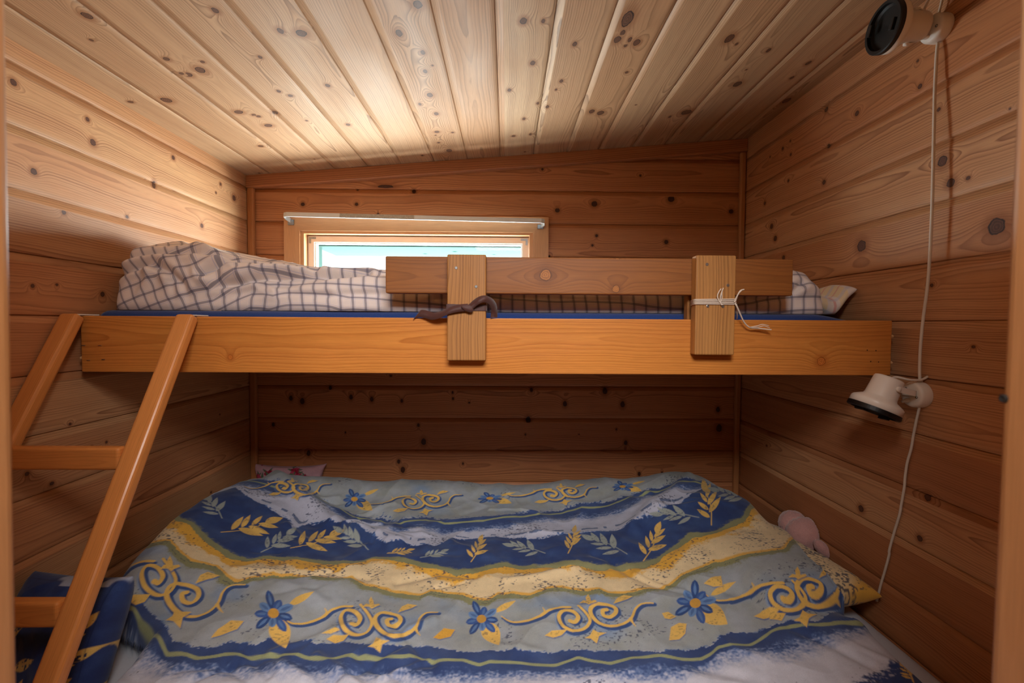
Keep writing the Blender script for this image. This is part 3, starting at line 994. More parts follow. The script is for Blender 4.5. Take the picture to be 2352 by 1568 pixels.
def wall_lamp(label, basep, pivot, axis, spread, flex, sc=1.0):
    """basep: point on the wall; pivot: middle of the head; axis: the way the head points."""
    basep, pivot, axis = np.asarray(basep), np.asarray(pivot), _n(axis)
    o = empty('wall_lamp', tuple(basep))
    tag(o, label, 'lamp', 'reading spotlights on the right wall')
    nw = np.array([-1.0, 0, 0])
    base = link('base', lathe_mesh('base', [(0.0295, 0.0005), (0.0300, 0.004), (0.0295, 0.020), (0.0275, 0.0245), (0.023, 0.0262), (0.0, 0.0265)],
                                   basep, nw, 48, caps=False), enamel, o, smooth=True)
    f = basep + nw * 0.0262
    for dy, dz in ((-0.016, -0.004), (0.012, 0.013)):
        link('screw', lathe_mesh('screw', [(0.0030, -0.001), (0.0030, 0.0012), (0.002, 0.0022), (0.0, 0.0024)], f + np.array([0, dy, dz]), nw, 14, False),
             chrome, base, smooth=True)
    sw = f + np.array([0, 0.006, -0.014])
    link('switch', lathe_mesh('switch', [(0.0055, -0.001), (0.0052, 0.005), (0.0036, 0.006), (0.0034, 0.012), (0.0028, 0.0135), (0, 0.0138)], sw,
                              _n(nw + np.array([0, 0.1, -0.25])), 18, False), enamel, base, smooth=True)
    R_, s = 0.031, 1.0
    prof = [(0.0, -0.0285), (0.0245, -0.0285), (0.0280, -0.0270), (0.0296, -0.0235), (0.0318, 0.0185), (0.0335, 0.0225), (0.0480, 0.0310), (0.0515, 0.0345),
            (0.0522, 0.0380), (0.0525, 0.0500), (0.0510, 0.0505), (0.0480, 0.0420), (0.0300, 0.0260), (0.0280, 0.0000), (0.0, 0.0000)]
    head = link('head', lathe_mesh('head', prof, pivot, axis, 64, caps=False), enamel, o, smooth=True)
    link('rim', lathe_mesh('rim', [(0.0500, 0.0485), (0.0530, 0.0487), (0.0532, 0.0580), (0.0510, 0.0600), (0.0450, 0.0596), (0.0440, 0.0520), (0.0400, 0.0480), (0.0, 0.0470)],
                           pivot, axis, 64, caps=False), blackp, head, smooth=False)
    # two lugs of the black baffle
    side = _n(spread)
    oth = _n(np.cross(axis, side))
    for s_ in (-1, 1):
        c_ = pivot + axis * 0.060 + oth * s_ * 0.034
        me = box_mesh('lug', (-0.012, -0.004, -0.003), (0.012, 0.004, 0.005), 0.0012)
        me.transform(Matrix(((*[float(x) for x in (side[0], oth[0], axis[0])], c_[0]), (side[1], oth[1], axis[1], c_[1]), (side[2], oth[2], axis[2], c_[2]), (0, 0, 0, 1))))
        link('lug', me, blackp, head)
    # U bracket: from one side of the head round the base to the other
    mid = f + nw * 0.003 + np.array([0, 0, 0.004])
    a0, a1 = pivot + side * 0.0335 - axis * 0.004, pivot - side * 0.0335 - axis * 0.004
    away = _n(mid - pivot)
    pts = catmull([a0, a0 + (mid + side * 0.022 - a0) * 0.55, mid + side * 0.0225 - away * 0.008, mid + side * 0.010, mid, mid - side * 0.010,
                   mid - side * 0.0225 - away * 0.008, a1 + (mid - side * 0.022 - a1) * 0.55, a1], 6)
    wdir = _n(np.cross(side, away))
    link('bracket', strip_mesh('bracket', pts, [wdir] * len(pts), 0.0125, 0.0022), enamel, o, smooth=False)
    for a, sg in ((a0, 1), (a1, -1)):
        link('pivot_screw', lathe_mesh('pivot_screw', [(0.0058, -0.003), (0.0060, 0.0012), (0.0045, 0.0026), (0, 0.003)], a, side * sg, 20, False), enamel, o, smooth=True)
    if flex is not None:
        link('flex', tube_mesh('flex', flex, 0.0026, 10, 8), wire, o, smooth=True)
    return o


bp = at_x(2117, 906, XR)
pv = at_y(2031, 893, bp[1] + 0.004)
fx = [at_y(2040, 878, pv[1] + .002), at_y(2048, 869, pv[1]), at_y(2060, 866, pv[1] - .002), at_y(2090, 872, bp[1] - .01), at_y(2115, 872, bp[1] - 0.012),
      at_y(2132, 864, bp[1] - .012), at_y(2137, 862, bp[1] - .006), at_y(2128, 869, bp[1]), at_y(2115, 878, bp[1] + 0.003)]
lamp_low = wall_lamp('cream wall spotlight tilted down beneath the upper bunk, black rim at its mouth', bp, pv, (-0.38, 0.06, -0.92), (0.12, -0.98, 0.0), fx)
bp2 = at_x(2163, 66, XR)
pv2 = at_y(2089, 62, bp2[1] + 0.0)
fx2 = [pv2 + np.array([0.024, 0.004, 0.012]), pv2 + np.array([0.034, -0.004, 0.050]), pv2 + np.array([0.050, -0.012, 0.085]),
       pv2 + np.array([0.066, -0.010, 0.080]), bp2 + np.array([-0.010, -0.006, 0.045]), bp2 + np.array([-0.010, 0, 0.026])]
lamp_up = wall_lamp('white wall spotlight just below the ceiling, its black mouth turned sideways', bp2, pv2, (-1, 0.04, -0.01), (0.02, -0.35, 0.94), fx2)

# ------------------------------------------------------------------ cables on the right wall
cord = tag(link('power_cord', tube_mesh('power_cord', [at_x(px, py, XR - dx) for px, py, dx in (
    (2154, 98, .008), (2151, 130, .012), (2147, 210, .016), (2145, 300, .020), (2143, 400, .022), (2140, 500, .023), (2135, 600, .022), (2129, 668, .020),
    (2120, 735, .016), (2114, 800, .012), (2112, 850, .010), (2113, 876, .012))], 0.0031, 12, 8), wire, smooth=True),
    'white cable running down the right wall from the upper spotlight to the lower', 'cable')
cord2 = tag(link('power_cord', tube_mesh('power_cord', [at_x(px, py, XR - dx) for px, py, dx in (
    (2112, 934, .010), (2104, 970, .008), (2098, 1000, .006), (2093, 1030, .007), (2084, 1062, .006), (2079, 1095, .005), (2077, 1120, .006), (2070, 1160, .005), (2066, 1182, .006),
    (2054, 1222, .005), (2043, 1262, .006), (2042, 1275, .005), (2032, 1312, .005), (2022, 1346, .005), (2014, 1380, .005))], 0.0028, 12, 8), wire, smooth=True),
    'white cable hanging from the lower spotlight down behind the bed', 'cable')
# ------------------------------------------------------------------ cloth helpers
def vnoise(x, y, seed=0):
    """smooth value noise, -1..1"""
    xi, yi = np.floor(x).astype(np.int64), np.floor(y).astype(np.int64)
    fx, fy = x - xi, y - yi
    fx, fy = fx * fx * fx * (fx * (fx * 6 - 15) + 10), fy * fy * fy * (fy * (fy * 6 - 15) + 10)

    def h(a, b):
        n = (a * 374761393 + b * 668265263 + seed * 974711) & 0x7fffffff
        n = ((n ^ (n >> 13)) * 1274126177) & 0x7fffffff
        return ((n ^ (n >> 16)) & 0xffff) / 32767.5 - 1
    a, b, c, d = h(xi, yi), h(xi + 1, yi), h(xi, yi + 1), h(xi + 1, yi + 1)
    return (a * (1 - fx) + b * fx) * (1 - fy) + (c * (1 - fx) + d * fx) * fy


def fbm(x, y, seed=0, oct=3):
    s, a, t = 0, 1.0, 0
    for o in range(oct):
        s = s + a * vnoise(x * 2 ** o, y * 2 ** o, seed + 17 * o)
        t += a
        a *= 0.5
    return s / t


def ridge(x, y, seed=0):
    return 1 - np.abs(vnoise(x, y, seed)) * 2


def sstep(a, b, x):
    t = np.clip((x - a) / (b - a), 0, 1)
    return t * t * (3 - 2 * t)


def cubic(xs, ys, x):
    """smooth interpolation through (xs, ys) along the last axis"""
    xs = np.asarray(xs, float); ys = np.asarray(ys, float)
    i = np.clip(np.searchsorted(xs, x) - 1, 0, len(xs) - 2)
    m = np.gradient(ys, xs, axis=0)
    h = xs[i + 1] - xs[i]
    t = np.clip((x - xs[i]) / h, 0, 1)
    sh = (len(x),) + (1,) * (ys.ndim - 1)
    t, h = t.reshape(sh), h.reshape(sh)
    return ((1 + 2 * t) * (1 - t) ** 2 * ys[i] + t * (1 - t) ** 2 * h * m[i] + t * t * (3 - 2 * t) * ys[i + 1] + t * t * (t - 1) * h * m[i + 1])


def lin3(rgb):
    return np.array(srgb(*rgb)[:3])


def cloth_from_color(name, rough=0.85, weave=700, var=0.10, sheen=0.15):
    """printed cotton: the print is a colour attribute of the cloth, the weave comes from nodes"""
    g = NT(name)
    at = g.n('ShaderNodeAttribute', attribute_name='print')
    tc = g.n('ShaderNodeTexCoord')
    nz = g.noise(tc.outputs['Object'], weave, 2)
    n2 = g.noise(tc.outputs['Object'], 55, 3)
    vm = g.n('ShaderNodeVectorMath', operation='SCALE')
    g.put(vm.inputs[0], at.outputs['Color'])
    g.put(vm.inputs['Scale'], g.m('ADD', g.ramp(nz, 0.25, 0.75, 1 - var, 1 + var * 0.6), g.ramp(n2, 0.3, 0.7, -0.04, 0.04)))
    g.bsdf(vm.outputs[0], rough, g.bump(g.m('ADD', g.m('MULTIPLY', nz, 0.4), g.m('MULTIPLY', n2, 0.6)), 0.25, 0.0015), Specular_IOR_Level=0.2, Sheen_Weight=sheen)
    return g.mat


def checks(name, base, line, thin, scale=1.0):
    """woven checks from the cloth's own u, v in metres"""
    g = NT(name)
    u, v = g.uv('cloth')
    tc = g.n('ShaderNodeTexCoord')

    def bars(c, period, w, off=0.0):
        f = g.m('FRACT', g.m('ADD', g.m('DIVIDE', c, period), off))
        d = g.m('ABSOLUTE', g.m('SUBTRACT', f, 0.5))
        return g.ramp(d, w / period * 0.5 + 0.02, w / period * 0.5 - 0.02)
    P = 0.0315 * scale
    b1, b2 = bars(u, P, 0.0060), bars(v, P * 1.12, 0.0060)
    t1 = g.m('ADD', bars(u, P, 0.0012, 0.17), bars(u, P, 0.0012, -0.17), clamp=True)
    t2 = g.m('ADD', bars(v, P * 1.12, 0.0012, 0.17), bars(v, P * 1.12, 0.0012, -0.17), clamp=True)
    tt = g.m('MULTIPLY', g.m('ADD', t1, t2, clamp=True), 0.55)
    bb = g.m('SUBTRACT', g.m('ADD', g.m('MULTIPLY', b1, 0.72), g.m('MULTIPLY', b2, 0.72)), g.m('MULTIPLY', g.m('MULTIPLY', b1, b2), 0.40), clamp=True)
    twill = g.m('SINE', g.m('MULTIPLY', g.m('ADD', u, v), 2900.0))
    bb = g.m('MULTIPLY', bb, g.ramp(twill, -1, 1, 0.78, 1.0))
    c = g.mix(tt, srgb(*base), srgb(*thin))
    c = g.mix(bb, c, srgb(*line))
    nz = g.noise(tc.outputs['Object'], 600, 2)
    n2 = g.noise(tc.outputs['Object'], 40, 3)
    g.bsdf(c, 0.85, g.bump(g.m('ADD', nz, n2), 0.25, 0.0012), Specular_IOR_Level=0.2, Sheen_Weight=0.15)
    return g.mat


# ------------------------------------------------------------------ upper mattress in a blue sheet
MZ = HC + 0.034
bluem = plain('blue_jersey', (32, 58, 116), 0.9, var=0.22, scale=420, bump=0.5, spec=0.15, sheen=0.25)


def soft_box(name, lo, hi, rad, mat, n=(90, 40), lump=0.003, seed=3, flat=None, kind='mattress'):
    """an upholstered block: rounded edges, slightly uneven"""
    bm = bmesh.new()
    bmesh.ops.create_cube(bm, size=1.0)
    lo, hi = Vector(lo), Vector(hi)
    for v in bm.verts:
        v.co = Vector((lo[i] + (v.co[i] + 0.5) * (hi[i] - lo[i]) for i in range(3)))
    bmesh.ops.bevel(bm, geom=list(bm.edges), offset=rad, segments=6, affect='EDGES', profile=0.5)
    for ax, cnt in ((0, n[0]), (1, n[1])):
        for i in range(1, cnt):
            co = Vector((0, 0, 0)); co[ax] = lo[ax] + (hi[ax] - lo[ax]) * i / cnt
            no = Vector((0, 0, 0)); no[ax] = 1
            bmesh.ops.bisect_plane(bm, geom=list(bm.verts) + list(bm.edges) + list(bm.faces), plane_co=co, plane_no=no)
    me = bpy.data.meshes.new(name)
    bm.to_mesh(me); bm.free()
    co = np.empty(len(me.vertices) * 3, np.float32)
    me.vertices.foreach_get('co', co)
    co = co.reshape(-1, 3).astype(float)
    k = (co[:, 2] - lo.z) / (hi.z - lo.z)
    co[:, 2] += k * lump * fbm(co[:, 0] * 9, co[:, 1] * 9, seed)
    if flat is not None:
        co[:, 2] += k * flat(co[:, 0], co[:, 1])
    me.vertices.foreach_set('co', co.reshape(-1).astype(np.float32))
    me.update()
    return link(name, me, mat, smooth=True)


mr = at_y(1962, 735, 1.16)[0]
m_up = soft_box('mattress', (XL + 0.006, 1.149, bz0 + 0.056), (mr + 0.015, YB - 0.036, MZ), 0.026, bluem, lump=0.0004,
                flat=lambda x, y: -0.016 * sstep(mr - 0.10, mr + 0.01, x))
tag(m_up, 'thin mattress in a dark blue sheet on the upper bunk', 'mattress')

# ------------------------------------------------------------------ checked duvet on the upper bunk
chk = checks('checked_cotton', (234, 220, 212), (98, 96, 118), (182, 178, 204))
NXU, NTU = 620, 190
x0u, x1u = XL + 0.036, at_y(1864, 660, 1.24)[0]
xs = np.linspace(x0u, x1u, NXU)
hx = [at_y(px, py, 1.215)[0] for px, py in ((300, 550), (330, 547), (400, 554), (500, 565), (600, 578), (700, 594), (800, 606), (900, 611), (1100, 612), (1400, 612), (1640, 606), (1800, 606), (1860, 618))]
hz = [at_y(px, py, 1.215)[2] - MZ for px, py in ((300, 550), (330, 547), (400, 554), (500, 565), (600, 578), (700, 594), (800, 606), (900, 611), (1100, 612), (1400, 612), (1640, 606), (1800, 606), (1860, 618))]
hh_ = np.interp(xs, hx, hz)
hh_ = np.convolve(np.pad(hh_, 12, 'edge'), np.ones(25) / 25, 'valid')
th = np.linspace(0, pi, NTU)
TT, XX = np.meshgrid(th, xs)
HH = hh_[:, None]
# rounded ends
le = np.clip((xs - x0u) / 0.034, 0, 1); re = np.clip((x1u - xs) / 0.045, 0, 1)
endf = np.minimum(np.sqrt(np.clip(1 - (1 - le) ** 2, 0, 1)), np.sqrt(np.clip(1 - (1 - re) ** 2, 0, 1)))
yf = 1.176 - 0.014 * np.exp(-((xs + 0.42) / 0.2) ** 2) + 0.012 * vnoise(xs * 3.1, xs * 0 + 2, 5) - 0.004
yb = 1.60 + 0.03 * vnoise(xs * 2, xs * 0, 9)
yc, ya = (yf + yb) / 2, (yb - yf) / 2
ct, st = np.cos(TT), np.sin(TT)
YY = yc[:, None] - ya[:, None] * np.sign(ct) * np.abs(ct) ** 0.50 * (0.93 + 0.07 * endf[:, None])
ZZ = HH * np.abs(st) ** 0.52 * (0.30 + 0.70 * endf[:, None])
ZZ *= 1 - 0.16 * sstep(1.25, 1.6, YY)
arc = np.cumsum(np.vstack([np.zeros((1, NXU)), np.hypot(np.diff(YY.T, axis=0), np.diff(ZZ.T, axis=0))]), axis=0).T
front = np.clip(1 - (YY - 1.17) / 0.25, 0, 1)
# folds: broad diagonal pleats, more of them at the rumpled left end
rum = 0.45 + 0.75 * sstep(-0.35, -0.75, XX)
w1 = ridge(XX * 3.2 + arc * 6.0 + 0.5 * vnoise(XX * 2, arc * 5, 3), arc * 2.2 - XX * 1.0, 21)
w2 = ridge(XX * 6.5 - arc * 5.0 + 0.6 * vnoise(XX * 3, arc * 6, 4), arc * 7.0 + XX * 2.2, 33)
w3 = vnoise(XX * 14, arc * 22 + XX * 4, 45)
# a valley running from the low left up to the right between two puffs
vx = np.interp(XX, [-1.03, -0.9, -0.75, -0.62, -0.45, -0.3], [0.0, 0.005, 0.03, 0.065, 0.10, 0.115])
val = np.exp(-((arc - vx) / 0.014) ** 2) * sstep(-0.98, -0.86, XX) * sstep(-0.28, -0.42, XX)
disp = rum * (0.013 * w1 + 0.0075 * w2) + 0.0022 * w3 - 0.020 * val - 0.006
arc_w = np.linspace(0, 1, 2)


def crease(D, pts, width, amp):
    q = [at_y(px, py, 1.19) for px, py in catmull(pts, 4)]
    q = [(a[0], a[2] - MZ + 0.012) for a in q]
    best = np.full(D.shape, 9.0)
    for (ax_, ay_), (bx_, by_) in zip(q[:-1], q[1:]):
        dx, dy = bx_ - ax_, by_ - ay_
        t = np.clip(((XX - ax_) * dx + (arc - ay_) * dy) / (dx * dx + dy * dy + 1e-12), 0, 1)
        best = np.minimum(best, np.hypot(XX - ax_ - t * dx, arc - ay_ - t * dy))
    return D + amp * np.exp(-(best / width) ** 2) - amp * 0.45 * np.exp(-((best - width * 2.2) / (width * 1.3)) ** 2)


for pts, w_, a_ in (([(385, 716), (430, 700), (480, 680), (540, 662), (620, 645), (720, 632), (840, 622)], .009, -.016),
                    ([(275, 640), (320, 622), (360, 618), (400, 640), (430, 672), (440, 705)], .009, -.014),
                    ([(290, 600), (340, 585), (420, 580), (520, 588), (620, 600), (720, 612)], .010, -.013),
                    ([(470, 640), (490, 622), (515, 605), (560, 598)], .008, -.014),
                    ([(520, 640), (600, 622), (700, 612)], .012, .008), ([(330, 690), (350, 650), (345, 625)], .010, .008),
                    ([(400, 715), (412, 690), (402, 660)], .008, -.010), ([(480, 700), (560, 690), (660, 686), (760, 690)], .008, -.008),
                    ([(600, 715), (700, 700), (800, 690), (900, 690)], .008, -.007), ([(1000, 700), (1150, 694), (1300, 700), (1450, 704)], .008, -.010),
                    ([(1650, 690), (1740, 700), (1800, 690), (1840, 660)], .008, -.008)):
    disp = crease(disp, pts, w_, a_)
# long soft pleats along the middle
disp += 0.0045 * np.sin(arc * 95 + 1.8 * vnoise(XX * 2.2, arc * 3, 6) + XX * 3) * sstep(-0.5, -0.2, XX)
ny, nz = -np.sign(ct) * np.abs(ct) ** 0.8, np.abs(st) ** 0.8
nl_ = np.hypot(ny, nz) + 1e-6
fade = np.minimum(1, np.minimum(TT, pi - TT) * 5)
YY = YY + disp * ny / nl_ * fade * (0.25 + 0.75 * endf[:, None])
ZZ = ZZ + disp * nz / nl_ * fade * (0.25 + 0.75 * endf[:, None])
ZZ = np.maximum(ZZ, 0.0)
YY = np.maximum(YY, 1.154)
PU = np.stack([XX + 0.006 * w1 * endf[:, None] * rum * 0.6, YY, MZ + 0.0012 + ZZ], -1)
PU[..., 0] = np.maximum(PU[..., 0], XL + 0.005)
me = mesh_grid('duvet', PU)
uc = XX + 0.012 * vnoise(XX * 5, arc * 9, 61) * rum + 0.05 * sstep(-0.55, -1.0, XX) * arc * 3 - 0.012 * w1 * rum * 0.5
vc_ = arc + 0.010 * vnoise(XX * 4, arc * 7, 62) + 0.018 * w2 * rum * 0.4 + 0.03 * np.sin(XX * 2.6 + 0.6)
_l = np.clip(-0.66 - XX, 0, 1)
uc = uc + 0.45 * arc * sstep(-0.62, -0.86, XX)
vc_ = vc_ + 0.42 * _l
set_uv(me, 'cloth', np.stack([uc, vc_], -1).reshape(-1, 2))
# close the underside
bm = bmesh.new(); bm.from_mesh(me)
bmesh.ops.holes_fill(bm, edges=[e for e in bm.edges if e.is_boundary], sides=0)
bm.to_mesh(me); bm.free()
d_up_ = link('duvet', me, chk, smooth=True)
tag(d_up_, 'rumpled white duvet with a grey woven check lying along the upper bunk', 'duvet')

# ------------------------------------------------------------------ striped pillow at the right end of the upper bunk
def pillow(name, center, ax, ay, az, half, mat, corner=1.0, n=72, seed=0, lump=0.004, sag=None, bend=None, printf=None):
    """stuffed cushion: two faces meeting in a seam, pulled corners. ax, ay, az = local axes"""
    ax, ay, az = _n(ax), _n(ay), _n(az)
    s = np.linspace(-1, 1, n)
    U, V = np.meshgrid(s, s, indexing='ij')
    edge = (1 - np.abs(U) ** 4) * (1 - np.abs(V) ** 4)
    T = np.sign(edge) * np.abs(edge) ** 0.48
    inset = 1 - 0.06 * corner * ((1 - U ** 2) * np.abs(V) ** 6)
    inset2 = 1 - 0.06 * corner * ((1 - V ** 2) * np.abs(U) ** 6)
    L = fbm(U * 2.2 + seed, V * 2.2, seed) + 0.5 * ridge(U * 2.1 + V, V * 2.4 - U, seed + 3) - 0.2
    res = []
    for sg in (1, -1):
        X_ = U * half[0] * inset2
        Y_ = V * half[1] * inset
        Z_ = sg * T * half[2] + lump * L * T * (1 if sg > 0 else 0.3)
        if bend is not None:
            Z_ = Z_ + bend(U, V)
        P = np.asarray(center) + X_[..., None] * ax + Y_[..., None] * ay + Z_[..., None] * az
        if sag is not None:
            P[..., 2] = np.maximum(P[..., 2], sag(P[..., 0], P[..., 1]))
        res.append(P)
    A = res[0]; B = res[1][::-1]
    me1 = mesh_grid(name, A)
    me2 = mesh_grid(name, B)
    uvA = np.stack([U * half[0], V * half[1]], -1).reshape(-1, 2)
    uvB = np.stack([U[::-1] * half[0], V[::-1] * half[1]], -1).reshape(-1, 2)
    set_uv(me1, 'cloth', uvA); set_uv(me2, 'cloth', uvB)
    if printf is not None:
        for m_, uv_ in ((me1, uvA), (me2, uvB)):
            c_ = np.concatenate([np.clip(printf(uv_[:, 0], uv_[:, 1]), 0, 1), np.ones((len(uv_), 1))], 1)
            m_.color_attributes.new('print', 'FLOAT_COLOR', 'POINT').data.foreach_set('color', c_.reshape(-1).astype(np.float32))
    bm = bmesh.new(); bm.from_mesh(me1); bm.from_mesh(me2)
    bmesh.ops.remove_doubles(bm, verts=bm.verts, dist=0.0002)
    bmesh.ops.recalc_face_normals(bm, faces=bm.faces)
    bm.to_mesh(me1); bm.free()
    bpy.data.meshes.remove(me2)
    return link(name, me1, mat, smooth=True)


g = NT('pastel_striped_cotton')
u, v = g.uv('cloth')
def sbar(c, period, off, w):
    f = g.m('FRACT', g.m('ADD', g.m('DIVIDE', c, period), off))
    return g.ramp(g.m('ABSOLUTE', g.m('SUBTRACT', f, 0.5)), w + 0.03, w)
c = g.mix(sbar(u, 0.055, 0.0, 0.16), srgb(240, 228, 220), srgb(242, 222, 184))
c = g.mix(sbar(u, 0.055, 0.42, 0.05), c, srgb(236, 186, 178))
c = g.mix(g.m('MULTIPLY', sbar(v, 0.05, 0.2, 0.10), 0.5), c, srgb(206, 208, 226))
c = g.mix(g.m('MULTIPLY', sbar(v, 0.05, 0.65, 0.04), 0.6), c, srgb(232, 170, 160))
tc = g.n('ShaderNodeTexCoord')
nz = g.noise(tc.outputs['Object'], 60, 3)
g.bsdf(c, 0.85, g.bump(nz, 0.35, 0.003), Specular_IOR_Level=0.2, Sheen_Weight=0.15)
pst = g.mat
pl = pillow('pillow', (0.893, 1.42, MZ + 0.040), (1, 0.05, 0), (0, 1, 0.02), (0, 0, 1), (0.058, 0.20, 0.036), pst, seed=4, lump=0.006,
            sag=lambda x, y: MZ + 0.003 + 0 * x,
            bend=lambda U, V: 0.034 * sstep(0.10, 1.0, U) * sstep(0.3, -0.9, V) - 0.012 * sstep(-0.6, 0.0, U) * (1 - sstep(0.2, 0.8, U)))
tag(pl, 'small pillow in pastel striped cotton at the right end of the upper bunk', 'pillow')

# ------------------------------------------------------------------ lower bed
LZ = 0.492
bed = empty('lower_bed', (0, 1.2, 0))
tag(bed, 'pine base of the wide lower bed filling the alcove under the bunk', 'bed')
timber('front_board', (XL + 0.004, 0.705, 0.02), (XR - 0.004, 0.735, 0.34), 0, BOARD, bed, bevel=0.003)
link('base_panel', box_mesh('base_panel', (XL + 0.004, 0.736, 0.30), (XR - 0.004, YB - 0.024, 0.318)), TRIM, bed)
for x in (XL + 0.01, -0.02, XR - 0.04):
    timber('support', (x, 0.737, 0.0), (x + 0.03, YB - 0.024, 0.2995), 1, TRIM, bed, bevel=0.002, cut=0.3)
whm = plain('white_sheet', (198, 198, 206), 0.85, var=0.05, scale=300, bump=0.2, spec=0.2)
m_lo = soft_box('mattress', (XL + 0.006, 0.735, 0.3185), (XR - 0.006, YB - 0.026, LZ), 0.035, whm, lump=0.0015, n=(60, 40))
tag(m_lo, 'wide mattress in a plain white sheet on the lower bed, bare at its right edge', 'mattress')
PRINT = cloth_from_color('printed_cotton')


def leafmask(u, v, cx_, cy_, ang, L, W):
    a = (u - cx_) * cos(ang) + (v - cy_) * sin(ang)
    b = -(u - cx_) * sin(ang) + (v - cy_) * cos(ang)
    t = np.clip(a / L, 0, 1)
    w = W * np.sin(pi * t ** 0.8)
    return sstep(0.0012, -0.0012, np.abs(b) - w) * (a > 0) * (a < L)


def over(C, m, col):
    return C * (1 - m[:, None]) + np.asarray(col) * m[:, None]


def print_navy(u, v):
    C = np.broadcast_to(lin3((38, 54, 104)), (len(u), 3)).copy()
    C = over(C, np.clip(0.35 + fbm(u * 40, v * 40, 3), 0, 1) * 0.5, lin3((58, 84, 140)))
    for cx_, cy_, a, L in ((-.10, -.02, 1.3, .05), (-.085, .0, .6, .05), (-.10, .03, 1.9, .035), (-.115, -.07, .9, .05), (-.07, -.065, 1.5, .045), (.045, .005, .35, .05), (.04, -.035, .15, .05), (.085, -.02, .5, .04),
                           (.045, -.08, .55, .055), (.02, -.11, .9, .05), (.09, -.085, .3, .04), (-.02, -.10, 1.2, .045), (-.03, -.04, .4, .045), (.085, .03, 1.0, .035)):
        m = leafmask(u, v, cx_, cy_, a, L * 1.1, L * .23)
        C = over(C, m, lin3((222, 184, 104)))
        C = over(C, m * sstep(.35, .6, vnoise(u * 300, v * 300, 9) + .5 * vnoise(u * 60, v * 60, 8)), lin3((50, 56, 84)))
    e = np.maximum(np.abs(u) / 0.125, np.abs(v) / 0.135)
    C = over(C, sstep(.010, .004, np.abs(e - 0.84)) * 0.5, lin3((20, 30, 66)))
    top = (v > 0.105) * sstep(-.1, .3, vnoise(u * 45, v * 30, 14))
    return over(C, top * 0.85, lin3((170, 178, 196)))


def print_yellow(u, v):
    C = np.broadcast_to(lin3((228, 176, 76)), (len(u), 3)).copy()
    d = (u - v) * 0.7
    C = over(C, sstep(.215, .16, d + .02 * vnoise(u * 20, v * 20, 5)) , lin3((230, 206, 160)))
    C = over(C, sstep(.02, -.02, d + .01 * vnoise(u * 30, v * 30, 6)), lin3((150, 150, 116)))
    C = over(C, sstep(-.03, -.06, d), lin3((60, 90, 150)))
    s_ = vnoise(u * 190 + v * 70, v * 230, 7) + .5 * vnoise(u * 22, v * 22, 8)
    return over(C, sstep(.42, .66, s_) * .85, lin3((52, 58, 86)))


def print_floral(u, v):
    C = np.broadcast_to(lin3((206, 158, 166)), (len(u), 3)).copy()
    rn = random.Random(5)
    for _ in range(34):
        cx_, cy_, s_ = rn.uniform(-.15, .15), rn.uniform(-.11, .11), rn.uniform(.012, .02)
        for k in range(3):
            C = over(C, leafmask(u, v, cx_, cy_, rn.uniform(0, 6.28), s_ * 2.2, s_ * .3), lin3((92, 110, 84)))
        for k in range(6):
            C = over(C, leafmask(u, v, cx_, cy_, k * 1.05 + rn.random(), s_ * 1.3, s_ * .42), lin3(rn.choice([(168, 40, 66), (190, 66, 92), (146, 30, 52)])))
    return C


# ------------------------------------------------------------------ pillows and a soft toy on the lower bed
pn = pillow('pillow', (-0.912, 0.925, LZ + 0.108), (0.97, -0.14, 0.03), (0.03, 0.40, 0.91), (-0.05, -0.91, 0.40), (0.122, 0.122, 0.058), PRINT, n=150, seed=2, lump=0.008,
            printf=print_navy, sag=lambda x, y: LZ + 0.004 + 0 * x)
tag(pn, 'navy pillow with yellow leaf print standing on the lower bed behind the ladder', 'pillow')
YP_C, YP_A, YP_H = (0.752, 1.258, LZ + 0.083), -0.20, (0.165, 0.185, 0.052)
YP_ax, YP_ay = (cos(-YP_A), sin(-YP_A), 0), (sin(YP_A), cos(YP_A), 0)
py_ = pillow('pillow', YP_C, YP_ax, YP_ay, (0, 0, 1), YP_H, PRINT, n=150, seed=6, lump=0.006, printf=print_yellow, corner=1.6, sag=lambda x, y: LZ + 0.004 + 0 * x)
for v_ in py_.data.vertices:
    v_.co.x = min(v_.co.x, XR - 0.004)
tag(py_, 'speckled yellow pillow poking out from under the lower duvet by the right wall', 'pillow')
pf = pillow('pillow', (-0.872, YB - 0.030, LZ + 0.110), (1, 0, 0.0), (0, 0.04, 1), (0, -1, 0.04), (0.150, 0.088, 0.024), PRINT, n=130, seed=9, lump=0.006, corner=3.0, printf=print_floral,
            sag=lambda x, y: LZ + 0.004 + 0 * x)
for v_ in pf.data.vertices:
    v_.co.x = max(v_.co.x, XL + 0.03)
tag(pf, 'pink pillow with red flowers standing in the back left corner of the lower bed', 'pillow')

plush = plain('pink_plush', (204, 154, 148), 0.95, var=0.14, scale=260, bump=0.9, spec=0.1, sheen=0.6)
toy = empty('plush_toy', (0.915, 1.375, LZ + 0.10))
tag(toy, 'fluffy pink plush toy tucked between the lower duvet and the right wall', 'soft toy')


